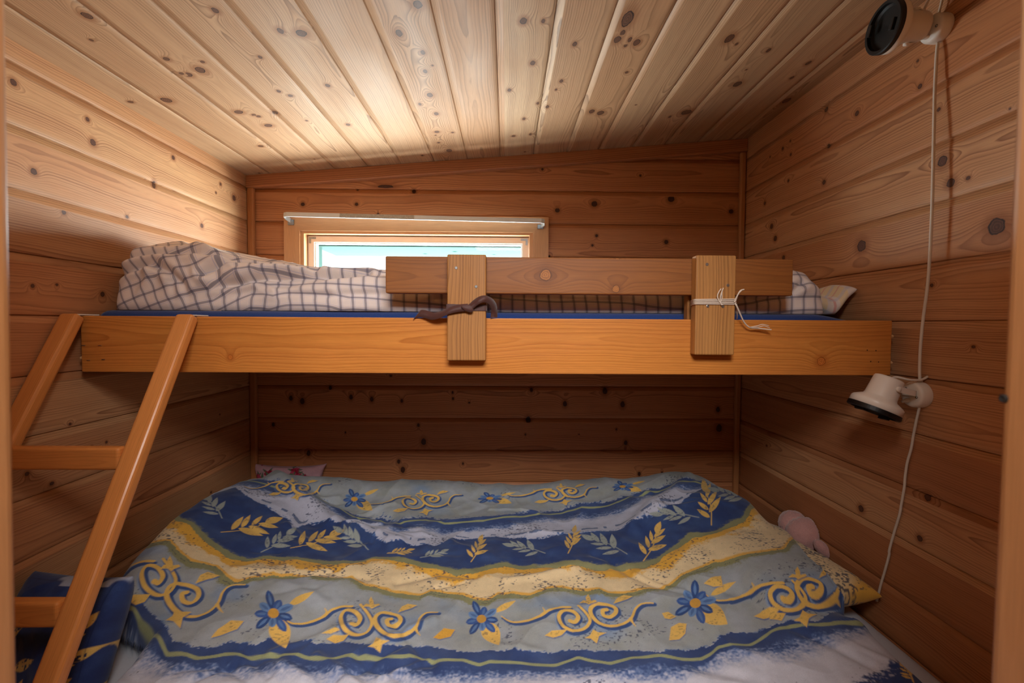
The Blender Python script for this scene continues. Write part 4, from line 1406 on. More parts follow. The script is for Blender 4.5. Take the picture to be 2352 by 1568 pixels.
def blob(name, c, r, parent, tilt=0.0, seed=1):
    th_ = np.linspace(0, 2 * pi, 73)[:-1]; ph_ = np.linspace(0.001, pi - 0.001, 40)
    T_, P_ = np.meshgrid(th_, ph_, indexing='ij')
    d = np.stack([np.cos(T_) * np.sin(P_), np.sin(T_) * np.sin(P_), np.cos(P_)], -1)
    k = 1 + 0.05 * fbm(d[..., 0] * 3 + 9, d[..., 2] * 3 + d[..., 1] * 2, seed) + 0.035 * vnoise(d[..., 0] * 22 + 40, d[..., 2] * 22 + d[..., 1] * 13, seed + 4)
    Q_ = d * k[..., None] * np.asarray(r)
    x, z = Q_[..., 0].copy(), Q_[..., 2].copy()
    Q_[..., 0], Q_[..., 2] = x * cos(tilt) - z * sin(tilt), x * sin(tilt) + z * cos(tilt)
    Q_ = Q_ + np.asarray(c)
    Q_[..., 0] = np.minimum(Q_[..., 0], XR - 0.004)
    return link(name, mesh_grid(name, Q_, True), plush, parent, smooth=True)


t0 = at_y(1848, 1226, 1.40)
blob('body', t0, (0.052, 0.050, 0.052), toy, 0.5, 1)
t1 = at_y(1893, 1264, 1.335)
blob('leg', t1, (0.019, 0.024, 0.040), toy, 0.75, 6)
blob('leg', t0 + np.array([-0.02, 0.06, -0.03]), (0.020, 0.045, 0.022), toy, 0.0, 8)
blob('head', t0 + np.array([-0.004, 0.045, 0.008]), (0.046, 0.046, 0.046), toy, 0.0, 10)
# ------------------------------------------------------------------ printed duvet on the lower bed
GX = 0.0020
DX0, DX1, DY0, DY1 = XL + 0.012, 0.905, 0.745, YB - 0.030
dxs = np.arange(DX0, DX1 + GX / 2, GX)
dys = np.arange(DY0, DY1 + GX / 2, GX)
# height over the mattress: rows near -> far
hX = [-1.03, -0.93, -0.80, -0.60, -0.30, 0.0, 0.30, 0.55, 0.72, 0.84, 0.91]
hY = [0.745, 0.95, 1.15, 1.35, 1.50, 1.65, 1.80, 1.832]
hT = [
    [.030, .035, .040, .045, .045, .045, .045, .045, .045, .035, .020],
    [.050, .060, .070, .070, .065, .062, .065, .072, .070, .050, .030],
    [.125, .135, .120, .095, .085, .080, .082, .095, .100, .075, .040],
    [.165, .180, .150, .105, .092, .088, .092, .125, .145, .120, .075],
    [.175, .200, .170, .110, .098, .094, .100, .155, .180, .150, .095],
    [.150, .180, .170, .118, .108, .102, .108, .150, .172, .145, .095],
    [.110, .130, .135, .128, .126, .124, .126, .140, .140, .110, .080],
    [.060, .080, .090, .096, .096, .096, .096, .100, .095, .075, .060]]
row = cubic(hX, np.array(hT).T, dxs)            # (nx, rows)
Hc = cubic(hY, row.T, dys).T                    # (nx, ny)
XG, YG = np.meshgrid(dxs, dys, indexing='ij')


def fold(H, pts, width, height, sharp=1.0):
    """raise a crease along a polyline of (x, y)"""
    best = np.full(H.shape, 9.0)
    for (ax, ay), (bx_, by_) in zip(pts[:-1], pts[1:]):
        dx, dy = bx_ - ax, by_ - ay
        t = np.clip(((XG - ax) * dx + (YG - ay) * dy) / (dx * dx + dy * dy), 0, 1)
        best = np.minimum(best, np.hypot(XG - ax - t * dx, YG - ay - t * dy))
    return H + height * np.exp(-(best / width) ** 2)


soft = sstep(0.80, 1.0, YG) * 0.5 + 0.5
Hc = Hc + 0.010 * soft * fbm(XG * 3.5, YG * 4.5, 5, 2) + 0.0062 * ridge(XG * 5.0 + YG * 2.0, YG * 5.5 - XG * 1.5, 8) + \
    0.0042 * ridge(XG * 9 - YG * 5, YG * 9 + XG * 4, 12) + 0.0012 * vnoise(XG * 34, YG * 34, 15)
# the fold that runs from the left hump down to the middle
Hc = fold(Hc, [(-0.86, 1.70), (-0.74, 1.60), (-0.60, 1.50), (-0.45, 1.42), (-0.33, 1.36)], 0.035, 0.030)
Hc = fold(Hc, [(-0.70, 1.68), (-0.52, 1.58), (-0.40, 1.53)], 0.030, -0.018)
Hc = fold(Hc, [(0.70, 1.70), (0.62, 1.62), (0.50, 1.50), (0.40, 1.42)], 0.030, 0.018)
Hc = fold(Hc, [(0.46, 1.12), (0.34, 1.20), (0.26, 1.30)], 0.016, -0.010)
Hc = fold(Hc, [(-0.62, 1.16), (-0.50, 1.19), (-0.36, 1.18)], 0.014, -0.008)
Hc = fold(Hc, [(-0.28, 1.17), (-0.18, 1.21), (-0.08, 1.19)], 0.014, -0.008)
Hc = fold(Hc, [(0.0, 1.17), (0.10, 1.19), (0.20, 1.22)], 0.012, 0.008)
for k in range(60):                       # small quilted puckers
    cx_, cy_ = RNG.uniform(-0.9, 0.85), RNG.uniform(0.85, 1.7)
    a_ = RNG.uniform(-0.9, 0.9)
    L_ = RNG.uniform(0.03, 0.10)
    Hc = fold(Hc, [(cx_ - L_ * cos(a_), cy_ - L_ * sin(a_)), (cx_ + L_ * cos(a_), cy_ + L_ * sin(a_))], RNG.uniform(.007, .014), RNG.choice([-1, 1]) * RNG.uniform(.003, .0085))
# outline: right edge drawn as a curve in plan, thickness dying to nothing there
rx = np.interp(dys, [0.745, 0.93, 1.04, 1.09, 1.19, 1.29, 1.40, 1.52, 1.65, 1.80], [0.862, 0.866, 0.864, 0.822, 0.815, 0.842, 0.875, 0.885, 0.845, 0.80])
lx = np.interp(dys, [0.745, 0.93, 0.99, 1.04, 1.10, 1.2, 1.83], [-0.785, -0.785, -0.79, -0.90, -0.98, -1.01, -1.015])
er = np.clip((rx[None, :] - XG) / 0.060, 0, 1)
el = np.clip((XG - lx[None, :]) / 0.05, 0, 1)
DYB = DY1 - 0.050 * sstep(-0.66, -0.74, XG)
eb = np.clip((DYB - YG) / 0.035, 0, 1)
ef = np.clip((YG - DY0) / 0.03, 0, 1)


def rnd(t):
    return np.sqrt(np.clip(1 - (1 - t) ** 2, 0, 1))


EDGE = rnd(er) * rnd(el) * rnd(eb) * rnd(ef)
inside = (XG <= rx[None, :]) & (XG >= lx[None, :]) & (YG <= DYB)
HS = LZ + 0.004 + np.maximum(Hc, 0.02) * EDGE
HS = np.where(inside, HS, LZ + 0.004)
# the duvet lies over the yellow pillow
U_ = ((XG - YP_C[0]) * YP_ax[0] + (YG - YP_C[1]) * YP_ax[1]) / YP_H[0]
V_ = ((XG - YP_C[0]) * YP_ay[0] + (YG - YP_C[1]) * YP_ay[1]) / YP_H[1]
on = (np.abs(U_) < 1.04) & (np.abs(V_) < 1.04)
T_ = np.clip((1 - np.minimum(np.abs(U_) * .97, 1) ** 4) * (1 - np.minimum(np.abs(V_) * .97, 1) ** 4), 0, 1) ** 0.48
top_ = YP_C[2] + T_ * YP_H[2] + 0.012
for _ in range(1):
    HS = np.where(on & inside, np.maximum(HS, top_), HS)
# soften the step the pillow makes
kb = np.ones(9) / 9
for _ in range(2):
    Hs2 = np.apply_along_axis(lambda a: np.convolve(np.pad(a, 4, 'edge'), kb, 'valid'), 0, HS)
    Hs2 = np.apply_along_axis(lambda a: np.convolve(np.pad(a, 4, 'edge'), kb, 'valid'), 1, Hs2)
    near = (U_ ** 2 < 1.7) & (V_ ** 2 < 1.7) & inside
    HS = np.where(near, np.maximum(Hs2, np.where(on, top_ - 0.004, 0)), HS)


def bilin(A, x, y):
    fx = np.clip((np.asarray(x) - DX0) / GX, 0, len(dxs) - 1.001)
    fy = np.clip((np.asarray(y) - DY0) / GX, 0, len(dys) - 1.001)
    i, j = fx.astype(int), fy.astype(int)
    a, b = fx - i, fy - j
    return A[i, j] * (1 - a) * (1 - b) + A[i + 1, j] * a * (1 - b) + A[i, j + 1] * (1 - a) * b + A[i + 1, j + 1] * a * b


_T = np.linspace(0.70, 1.86, 1400)


def onbed(px, py):
    """where the line of sight of a photo pixel meets the cloth: (x, y) on the bed"""
    d = ray(px, py)
    P = EYE[:, None] + d[:, None] / d[1] * _T
    h = bilin(HS, P[0], P[1])
    hit = np.nonzero(P[2] < h)[0]
    if len(hit) == 0:
        k = int(np.argmin(P[2] - h))
    else:
        k = hit[0]
    return P[0][k], P[1][k]


# the borders between the printed bands, each noted along the cloth from left to right
B = {}
B[1] = [(560, 1100), (640, 1118), (745, 1150), (825, 1190), (874, 1195), (911, 1201), (978, 1193), (1021, 1201), (1061, 1198), (1110, 1195), (1168, 1186), (1229, 1181), (1303, 1173), (1370, 1164), (1416, 1153), (1480, 1132), (1560, 1105)]
B[3] = [(470, 1122), (505, 1108), (537, 1119), (561, 1137), (602, 1157), (631, 1178), (661, 1193), (672, 1213), (705, 1204), (749, 1195), (793, 1195), (828, 1207), (868, 1240), (890, 1247), (926, 1243), (951, 1254), (997, 1254), (1034, 1236), (1073, 1239), (1119, 1233), (1217, 1239), (1278, 1230), (1355, 1221), (1431, 1212), (1500, 1186), (1571, 1152), (1609, 1124), (1629, 1108), (1690, 1118)]
B[4] = [(330, 1185), (414, 1190), (441, 1198), (473, 1228), (508, 1254), (537, 1272), (573, 1285), (611, 1276), (661, 1279), (719, 1285), (778, 1288), (837, 1286), (860, 1278), (896, 1279), (957, 1288), (1003, 1297), (1049, 1308), (1089, 1306), (1141, 1294), (1162, 1291), (1202, 1300), (1248, 1297), (1294, 1287), (1340, 1290), (1370, 1297), (1431, 1296), (1507, 1283), (1555, 1248), (1584, 1223), (1641, 1219), (1680, 1197), (1705, 1188), (1769, 1173), (1800, 1178)]
B[8] = [(290, 1262), (347, 1248), (391, 1242), (408, 1263), (438, 1289), (499, 1301), (520, 1325), (546, 1338), (570, 1330), (602, 1325), (675, 1322), (749, 1326), (807, 1327), (837, 1345), (860, 1348), (911, 1362), (966, 1368), (988, 1358), (1049, 1365), (1119, 1380), (1144, 1365), (1217, 1368), (1260, 1351), (1309, 1352), (1401, 1362), (1450, 1360), (1523, 1353), (1558, 1328), (1593, 1309), (1641, 1290), (1689, 1280), (1737, 1270), (1801, 1261), (1861, 1272), (1890, 1280)]
B[10] = [(240, 1376), (285, 1374), (323, 1380), (347, 1410), (379, 1433), (397, 1474), (438, 1486), (485, 1489), (529, 1474), (587, 1480), (617, 1468), (690, 1471), (749, 1483), (793, 1474), (850, 1481), (911, 1481), (972, 1484), (1034, 1492), (1070, 1499), (1125, 1492), (1248, 1499), (1309, 1492), (1370, 1496), (1450, 1494), (1514, 1497), (1578, 1494), (1629, 1484), (1654, 1465), (1680, 1452), (1731, 1455), (1769, 1439), (1817, 1427), (1880, 1428), (1973, 1424), (2010, 1440)]
B[11] = [(240, 1392), (285, 1393), (309, 1396), (326, 1430), (347, 1451), (367, 1462), (385, 1500), (455, 1510), (520, 1500), (600, 1505), (690, 1503), (749, 1510), (793, 1504), (850, 1507), (881, 1510), (926, 1505), (966, 1511), (997, 1520), (1064, 1514), (1101, 1525), (1125, 1517), (1187, 1520), (1278, 1526), (1327, 1508), (1401, 1522), (1450, 1509), (1514, 1503), (1565, 1512), (1609, 1511), (1632, 1500), (1648, 1485), (1721, 1480), (1769, 1449), (1817, 1436), (1880, 1433), (1976, 1430), (2012, 1446)]
B[12] = [(240, 1420), (285, 1440), (310, 1470), (330, 1500), (370, 1515), (400, 1535), (460, 1540), (600, 1538), (750, 1545), (850, 1548), (1000, 1556), (1150, 1552), (1250, 1548), (1350, 1545), (1450, 1548), (1560, 1545), (1619, 1532), (1657, 1500), (1740, 1492), (1790, 1500), (1840, 1485), (1900, 1462), (1976, 1445), (2016, 1456)]
B[13] = [(200, 1660), (1500, 1650), (1850, 1620), (1940, 1585), (1976, 1562), (2005, 1545), (2040, 1529), (2085, 1536), (2120, 1552)]


def border(pts):
    xy = np.array([onbed(*p) for p in pts])
    o = np.argsort(xy[:, 0])
    xy = xy[o]
    xs_, idx = np.unique(np.round(xy[:, 0], 4), return_index=True)
    y = np.interp(dxs, xs_, xy[idx, 1])
    k = np.ones(5) / 5
    return np.convolve(np.pad(y, 2, 'edge'), k, 'valid')


YB_ = {k: border(v) for k, v in B.items()}
wv = lambda s, a: a * vnoise(dxs * 13, dxs * 0 + s, s) + 0.5 * a * vnoise(dxs * 31, dxs * 0 + s, s + 1)
YB_[0] = np.full_like(dxs, DY1 + 0.05)
YB_[0.5] = YB_[1] + 0.016 + wv(3, .006)          # field ends, navy starts
YB_[1.5] = YB_[1] - 0.006
YB_[2] = YB_[1] - 0.050 + wv(4, .012)            # navy has faded to white
YB_[3.5] = YB_[3] - 0.010
YB_[5] = YB_[4] - 0.018 + wv(5, .006)            # olive -> yellow
YB_[6] = YB_[4] - 0.050 + wv(6, .016)            # yellow -> cream
YB_[7] = YB_[8] + 0.006                          # thin yellow edge
YB_[9] = YB_[8] - 0.016 + wv(7, .005)            # olive -> field
YB_[11.5] = YB_[11] - 0.006
YB_[14] = np.full_like(dxs, 0.60)
keys = sorted(YB_)
stack = np.array([YB_[k] for k in keys])
for i in range(1, len(keys)):
    stack[i] = np.minimum(stack[i], stack[i - 1] - 0.0035)
TG = np.empty_like(XG)
nyv = vnoise(XG * 60, YG * 60, 70) * 0.0016 + vnoise(XG * 160, YG * 160, 71) * 0.0010
for i in range(len(dxs)):
    TG[i] = np.interp(YG[i] + nyv[i], stack[::-1, i], np.array(keys, float)[::-1])

navy, navyL = lin3((46, 64, 112)), lin3((88, 116, 166))
white, lav = lin3((200, 199, 210)), lin3((188, 189, 206))
olive, yel, cream = lin3((140, 138, 100)), lin3((226, 170, 68)), lin3((230, 204, 160))
fieldc, fieldo = lin3((164, 169, 175)), lin3((152, 154, 144))
inkc, motY, motB, motBL = lin3((52, 58, 86)), lin3((232, 188, 100)), lin3((62, 92, 154)), lin3((116, 152, 202))


def brush(seed, fx=40, fy=150):
    return 0.35 * vnoise(XG * fx, YG * fy, seed) + 0.5 * vnoise(XG * fx * 3.6, YG * fy * 1.8, seed + 1) + 0.45 * vnoise(XG * 290, YG * 330, seed + 2)


def lay(C, mask, col):
    return C * (1 - mask[..., None]) + np.asarray(col) * mask[..., None]


n1 = fbm(XG * 22, YG * 26, 81, 3); n2 = fbm(XG * 9, YG * 10, 85, 2)
Cc = np.broadcast_to(fieldc, XG.shape + (3,)).copy()
Cc = lay(Cc, np.clip(0.5 + n1 * 0.7 + n2 * 0.5, 0, 1) * 0.8, fieldo)
Cc = lay(Cc, np.clip(n2 * 1.6 - 0.35 + 0.5 * n1, 0, 1) * 0.45, motBL)
def navy_band(C, t0, t1, t2, seed):
    """t0 start, t1 fully navy, t2 faded out"""
    b = brush(seed)
    m_in = sstep(-0.5, 0.5, (TG - t0) * 26 + b * 0.9)
    out = np.clip((TG - t1) / (t2 - t1), 0, 1)
    m = m_in * (1 - np.clip(out + 0.34 * b * np.sin(pi * out) ** 0.7, 0, 1))
    C = lay(C, sstep(t0 - .02, t0 + .02, TG), white)
    C = lay(C, np.clip(m * 2.2, 0, 1) * 0.9, navyL)
    return lay(C, np.clip(sstep(0.30, 0.72, m) * (0.85 + 0.15 * n1), 0, 1), navy)


Cc = navy_band(Cc, 0.5, 1.5, 2.35, 101)
Cc = lay(Cc, sstep(2.0, 2.4, TG), lav)
# dashed line in the white, then the leaf band
dash = (np.abs(TG - 2.72) < 0.05) * (vnoise(XG * 55, XG * 0 + 7, 7) > 0.0)
Cc = lay(Cc, dash * 0.8, navyL * 0.6)
b_ = brush(111)
mL = sstep(-0.5, 0.5, (TG - 3) * 9 + b_ * 1.0 + 0.2)
Cc = lay(Cc, sstep(0.1, 0.5, mL), navyL)
Cc = lay(Cc, sstep(0.55, 1.0, mL) * np.clip(0.92 + 0.25 * n1, 0, 1), navy)
Cc = lay(Cc, sstep(-.5, .5, (TG - 4) * 20 + 0.4 * b_), olive)
Cc = lay(Cc, sstep(-.5, .5, (TG - 5) * 14 + 0.7 * b_), yel * (1.0))
Cc = lay(Cc, sstep(-.9, .9, (TG - 6) * 5 + 1.3 * brush(121, 14, 60)), cream)
Cc = lay(Cc, sstep(6.93, 7.0, TG) * 0.9, yel)
Cc = lay(Cc, sstep(-.5, .5, (TG - 8) * 30), olive)
fieldmix = lay(np.broadcast_to(fieldc, XG.shape + (3,)).copy(), np.clip(0.45 + n1 * 0.7 + n2 * 0.5, 0, 1) * 0.75, fieldo)
fieldmix = lay(fieldmix, np.clip(n2 * 1.6 - 0.3 + 0.5 * n1, 0, 1) * 0.5, motBL)
m9 = sstep(-.5, .5, (TG - 9) * 8 + 0.5 * b_)
Cc = Cc * (1 - m9[..., None]) + fieldmix * m9[..., None]
sel = TG > 9.6
C2 = navy_band(Cc.copy(), 10, 11.5, 12.3, 131)
Cc = np.where(sel[..., None], C2, Cc)
Cc = lay(Cc, sstep(12.6, 13.0, TG) * 0.0, lav)
Cc = lay(Cc, sstep(-.5, .5, (TG - 13) * 9 + b_ * 0.8), navy)
# olive guide line in both navy bands, broken ink strokes, specks
for k, k5 in ((1, 1.5), (11, 11.5)):
    i0 = keys.index(k)
    d = np.abs(YG - (stack[i0][:, None] - 0.002))
    Cc = lay(Cc, sstep(0.0052, 0.0030, d + 0.001 * n1), lin3((156, 160, 118)))
sp = vnoise(XG * 170 + YG * 60, YG * 330, 141) + 0.5 * vnoise(XG * 20, YG * 20, 142)
band = ((TG > 4.95) & (TG < 8.0))
Cc = lay(Cc, band * sstep(0.66, 0.86, sp) * 0.80, inkc)
sp2 = vnoise(XG * 200, YG * 260, 145) + 0.9 * vnoise(XG * 11, YG * 13, 146)
Cc = lay(Cc, ((TG > 2.1) & (TG < 2.9) | (TG > 12.2)) * sstep(1.02, 1.2, sp2) * 0.75, inkc)
Cc = lay(Cc, ((TG > 9.2) & (TG < 10) | (TG < 0.5)) * sstep(1.12, 1.3, sp2) * 0.7, inkc)
st_ = np.abs(((TG - 8.35) * 2.2) % 1 - 0.5)
Cc = lay(Cc, ((TG > 8.1) & (TG < 9)) * (st_ < 0.09) * (vnoise(XG * 40, YG * 90, 150) > 0.15) * 0.7, inkc)


# ---- drawn motifs, in the cloth's own plane
def seg_dist(poly, pad):
    P = np.asarray(poly)
    x0_, x1_ = P[:, 0].min() - pad, P[:, 0].max() + pad
    y0_, y1_ = P[:, 1].min() - pad, P[:, 1].max() + pad
    i0 = max(0, int((x0_ - DX0) / GX)); i1 = min(len(dxs), int((x1_ - DX0) / GX) + 2)
    j0 = max(0, int((y0_ - DY0) / GX)); j1 = min(len(dys), int((y1_ - DY0) / GX) + 2)
    if i1 <= i0 or j1 <= j0:
        return None
    return slice(i0, i1), slice(j0, j1)


def stroke(poly, width, col, alpha=1.0, wfun=None, soft=0.0012):
    """poly: photo pixels along the stroke; laid on the cloth, width in metres"""
    global Cc
    pts = np.array([onbed(*p) for p in catmull(poly, 5)])if len(poly) > 2 else np.array([onbed(*p) for p in poly])
    wmax = width
    w = seg_dist(pts, wmax + 0.004)
    if w is None:
        return
    xg, yg = XG[w], YG[w]
    best = np.full(xg.shape, 9.0)
    n = len(pts)
    for i in range(n - 1):
        a, b = pts[i], pts[i + 1]
        d = b - a
        L2 = d @ d
        if L2 < 1e-12 or L2 > 0.01:
            continue
        t = np.clip(((xg - a[0]) * d[0] + (yg - a[1]) * d[1]) / L2, 0, 1)
        dist = np.hypot(xg - a[0] - t * d[0], yg - a[1] - t * d[1])
        hw = width / 2 * (1 if wfun is None else wfun((i + t) / (n - 1)))
        best = np.minimum(best, dist - hw)
    m = sstep(soft, -soft, best) * alpha
    Cc[w] = Cc[w] * (1 - m[..., None]) + np.asarray(col) * m[..., None]


def poly(pts_px, col, alpha=1.0, speck=0.0):
    global Cc
    P = np.array([onbed(*p) for p in pts_px])
    w = seg_dist(P, 0.004)
    if w is None:
        return
    xg, yg = XG[w], YG[w]
    inside_ = np.zeros(xg.shape, bool)
    ed = np.full(xg.shape, 9.0)
    n = len(P)
    for i in range(n):
        a, b = P[i], P[(i + 1) % n]
        c = ((a[1] > yg) != (b[1] > yg)) & (xg < (b[0] - a[0]) * (yg - a[1]) / ((b[1] - a[1]) + 1e-12) + a[0])
        inside_ ^= c
        d = b - a
        t = np.clip(((xg - a[0]) * d[0] + (yg - a[1]) * d[1]) / (d @ d + 1e-12), 0, 1)
        ed = np.minimum(ed, np.hypot(xg - a[0] - t * d[0], yg - a[1] - t * d[1]))
    sd = np.where(inside_, -ed, ed)
    m = sstep(0.0010, -0.0010, sd) * alpha
    Cc[w] = Cc[w] * (1 - m[..., None]) + np.asarray(col) * m[..., None]
    if speck:
        s_ = vnoise(xg * 230, yg * 260, 160) + 0.4 * vnoise(xg * 40, yg * 40, 161)
        m = sstep(0.0010, -0.0010, sd + 0.002) * sstep(0.45, 0.75, s_) * speck
        Cc[w] = Cc[w] * (1 - m[..., None]) + inkc * m[..., None]


def leaf(cx_, cy_, L, W, ang, sq=1.0, n=12, shape=0.8):
    """leaf outline in photo pixels; base at (cx, cy), pointing at ang; sq flattens it as the bed recedes"""
    out = []
    for s in (1, -1):
        rng = np.linspace(0, 1, n)[(0 if s > 0 else 1):]
        for t in (rng if s > 0 else rng[::-1][1:]):
            a = L * t
            b = s * W * (sin(pi * t ** shape)) ** (0.9 if shape < 1 else 0.6)
            x = a * cos(ang) - b * sin(ang)
            y = a * sin(ang) + b * cos(ang)
            out.append((cx_ + x, cy_ + y * sq))
    return out


def sprig(cx_, cy_, L, ang, sq, col, n=3, flip=1):
    """a stem with pairs of leaves and one at the tip"""
    tip = (cx_ + L * cos(ang), cy_ + L * sin(ang) * sq)
    mid = (cx_ + L * .5 * cos(ang + .15 * flip), cy_ + L * .5 * sin(ang + .15 * flip) * sq)
    stroke([(cx_, cy_), mid, tip], 0.0032, col)
    for k in range(n):
        t = 0.28 + 0.62 * k / n
        bx_, by_ = cx_ + (tip[0] - cx_) * t, cy_ + (tip[1] - cy_) * t
        for s in (1, -1):
            a = ang + s * (0.78 - 0.10 * k)
            l = L * (0.52 - 0.06 * k) * (1.0 if s * flip > 0 else 0.8)
            o_ = 0.07 * L * s
            poly(leaf(bx_ + o_ * cos(ang), by_ + o_ * sin(ang) * sq, l, l * 0.15, a + s * 0.12 * sin(k * 2.1 + cx_), sq), col, 1.0, 0.45)
    poly(leaf(tip[0] - 0.1 * L * cos(ang), tip[1] - 0.1 * L * sin(ang) * sq, L * 0.36, L * 0.085, ang, sq), col, 1.0, 0.55)


_M0 = np.array([1349.0, 1410.0])


def _px(u, v):
    return np.array([850 + .3062 * u, 1080 + .3062 * v])


TAIL_L = [(1010, 1095), (1080, 1135), (1180, 1130), (1290, 1090), (1350, 1052), (1430, 1035), (1500, 1034)]
TAIL_LB = [(1290, 1088), (1318, 1060), (1305, 1030)]
SP_L = [(1560, 1022), (1618, 1078), (1642, 1130), (1600, 1180), (1520, 1192), (1445, 1155), (1420, 1095), (1455, 1055), (1520, 1062), (1558, 1100), (1535, 1135), (1500, 1128)]
TAIL_R = [(2123, 995), (2040, 1000), (1990, 1040), (1960, 1105), (1900, 1145), (1810, 1162), (1720, 1140), (1662, 1085), (1655, 1035), (1700, 1003), (1780, 1010), (1836, 1030), (1842, 1065), (1800, 1096), (1752, 1085), (1745, 1052), (1775, 1045)]
TAIL_RB = [(1955, 1110), (1970, 1140), (1992, 1168)]
FL_T = [(1618, 1000), (1570, 1000), (1600, 980), (1622, 985), (1618, 960), (1635, 938), (1652, 965), (1655, 985), (1690, 980), (1700, 990), (1660, 1002), (1640, 1012)]
FL_B = [(1672, 1185), (1650, 1225), (1608, 1245), (1655, 1250), (1700, 1284), (1715, 1232), (1770, 1208), (1710, 1205)]
LF_L = [(1318, 1232), (1370, 1195), (1480, 1188), (1440, 1225), (1380, 1242)]
LF_T = [(1825, 1002), (1855, 960), (1900, 940), (1970, 945), (1930, 968), (1880, 985)]


def scroll(l, r, sl=(1, 1), sr=(1, 1), sw=1.0, st=1.0):
    """the pair of spirals with its tendrils; l, r = the two spiral centres; sl, sr = their sizes; st flattens the tendrils"""
    l, r = np.array(l, float), np.array(r, float)
    m0l, m0r = np.array([1309.0, 1420.0]), np.array([1389.0, 1401.0])
    mid = (l + r) / 2

    def tf(pts, o, o0, s):
        out = []
        for u, v in pts:
            d = _px(u, v) - o0
            f = np.clip((abs(d[0]) - 34) / 40, 0, 1) if o is not mid else 0
            sy = s[1] * (1 - f) + st * f
            out.append((o[0] + d[0] * s[0], o[1] + d[1] * sy))
        return out
    W = 0.0100 * sw
    sm = ((sl[0] + sr[0]) / 2, (sl[1] + sr[1]) / 2)
    lines = [(tf(TAIL_L, l, m0l, sl), 0.75, 0), (tf(SP_L, l, m0l, sl), 1.0, 1), (tf(TAIL_R, r, m0r, sr), 1.0, 0)]
    bell = lambda t: 0.55 + 0.45 * np.sin(pi * np.clip(t, 0, 1))
    grow = lambda t: 0.35 + 0.65 * np.clip(t * 2.5, 0, 1)
    for q, w, k in lines:
        stroke([(x + 2 * sm[0], y + 3 * st) for x, y in q], W * 2.3 * w, motBL, 0.55, bell, soft=0.003)
    for q, w, k in lines:
        stroke([(x + 3.4 * sm[0], y + 3.8 * st) for x, y in q], W * 1.8 * w, motB * 0.68, 0.92, bell)
    for q, w, k in lines:
        stroke(q, W * w, motY, 1.0, (lambda t: 0.65 + 0.45 * np.clip(t, 0, 1)) if k else grow)
    stroke(tf(TAIL_RB, r, m0r, sr), W * 0.8, motY, 1.0, lambda t: 1 - 0.8 * t)
    stroke(tf(TAIL_LB, l, m0l, sl), W * 0.7, motY, 1.0, lambda t: 1 - 0.8 * t)
    for pts, o, o0, s_ in ((FL_T, mid, (m0l + m0r) / 2, sm), (FL_B, mid, (m0l + m0r) / 2, sm), (LF_L, l, m0l, sl), (LF_T, r, m0r, sr)):
        q = tf(pts, o, o0, s_)
        poly([(x + 2, y + 3 * st) for x, y in q], motB, 0.6)
        poly(q, motY, 1.0, 0.30)


def flower(cx_, cy_, R_, sq, leafang=1.1, rot=0.0, pear=True):
    n = 9
    if pear:
        la = leafang
        poly(leaf(cx_ + R_ * .25 * cos(la), cy_ + R_ * .25 * sin(la) * sq, R_ * 1.55, R_ * 0.50, la, sq), motY, 1.0, 0.45)
    poly(leaf(cx_ + R_ * .8 * cos(-.5), cy_ + R_ * .8 * sin(-.5) * sq, R_ * 1.35, R_ * 0.17, -0.52, sq), motY, 1.0, 0.2)
    for k in range(n):
        a = rot + 2 * pi * k / n
        l = R_ * (0.92 + 0.22 * sin(k * 2.4))
        c = (motB * 0.72, motB, motBL * 0.85)[k % 3]
        poly(leaf(cx_, cy_, l, R_ * 0.19, a, sq, shape=1.5), c, 1.0)
        poly(leaf(cx_ + l * .35 * cos(a), cy_ + l * .35 * sin(a) * sq, l * .55, R_ * 0.07, a, sq), (motBL, motBL * .8, motB * .8)[k % 3], 0.6)
    poly([(cx_ + R_ * .26 * cos(t), cy_ + R_ * .24 * sin(t) * sq) for t in np.linspace(0, 2 * pi, 14)[:-1]], lin3((214, 160, 70)), 1.0, 0.2)


scroll((353, 1326), (424, 1362), (1.15, 1.6), (1.25, 1.55), 1.0, 1.2)
scroll((808, 1424), (894, 1422), (1.05, 1.35), (1.0, 1.1))
scroll((1309, 1420), (1389, 1401), (1.05, 1.1), (1.0, 1.05))
scroll((1798, 1369), (1862, 1347), (1.2, 1.3), (0.95, 1.35), 1.05, 1.2)
flower(628, 1408, 50, 0.95, 1.25, 0.3)
flower(1106, 1421, 42, 0.95, 1.0, 0.1)
flower(1597, 1385, 50, 0.95, 0.6, 0.5)
for pts, col in (([(484, 1465), (500, 1445), (530, 1425), (560, 1426), (545, 1445), (510, 1458)], motY), ([(737, 1455), (770, 1440), (782, 1446), (760, 1455)], motY),
                 ([(995, 1464), (1020, 1442), (1045, 1446), (1035, 1462), (1010, 1468)], yel), ([(1537, 1470), (1541, 1440), (1560, 1430), (1577, 1432), (1574, 1455), (1560, 1468)], motY),
                 ([(1520, 1408), (1535, 1405), (1553, 1416), (1540, 1422), (1527, 1420)], motY), ([(1616, 1340), (1640, 1324), (1656, 1322), (1660, 1345), (1640, 1348)], motY),
                 ([(1766, 1422), (1775, 1408), (1805, 1408), (1795, 1426)], motY)):
    poly([(x + 1.5, y + 2.5) for x, y in pts], motB, 0.5)
    poly(pts, col, 1.0, 0.35)
scroll((942, 1153), (991, 1144), (.72, .58), (.62, .55), 0.9, .5)
scroll((1266, 1135), (1309, 1126), (.7, .52), (.55, .45), 0.9, .45)
flower(814, 1146, 30, 0.75, 0.7, 0.2)
flower(1125, 1144, 32, 0.42, 0.5, 0.2)
flower(1430, 1117, 28, 0.45, 0.5, 0.2)
scroll((650, 1118), (692, 1118), (.6, .5), (.6, .5), 0.8, .45)
GY, YL = lin3((158, 164, 158)), lin3((222, 180, 98))
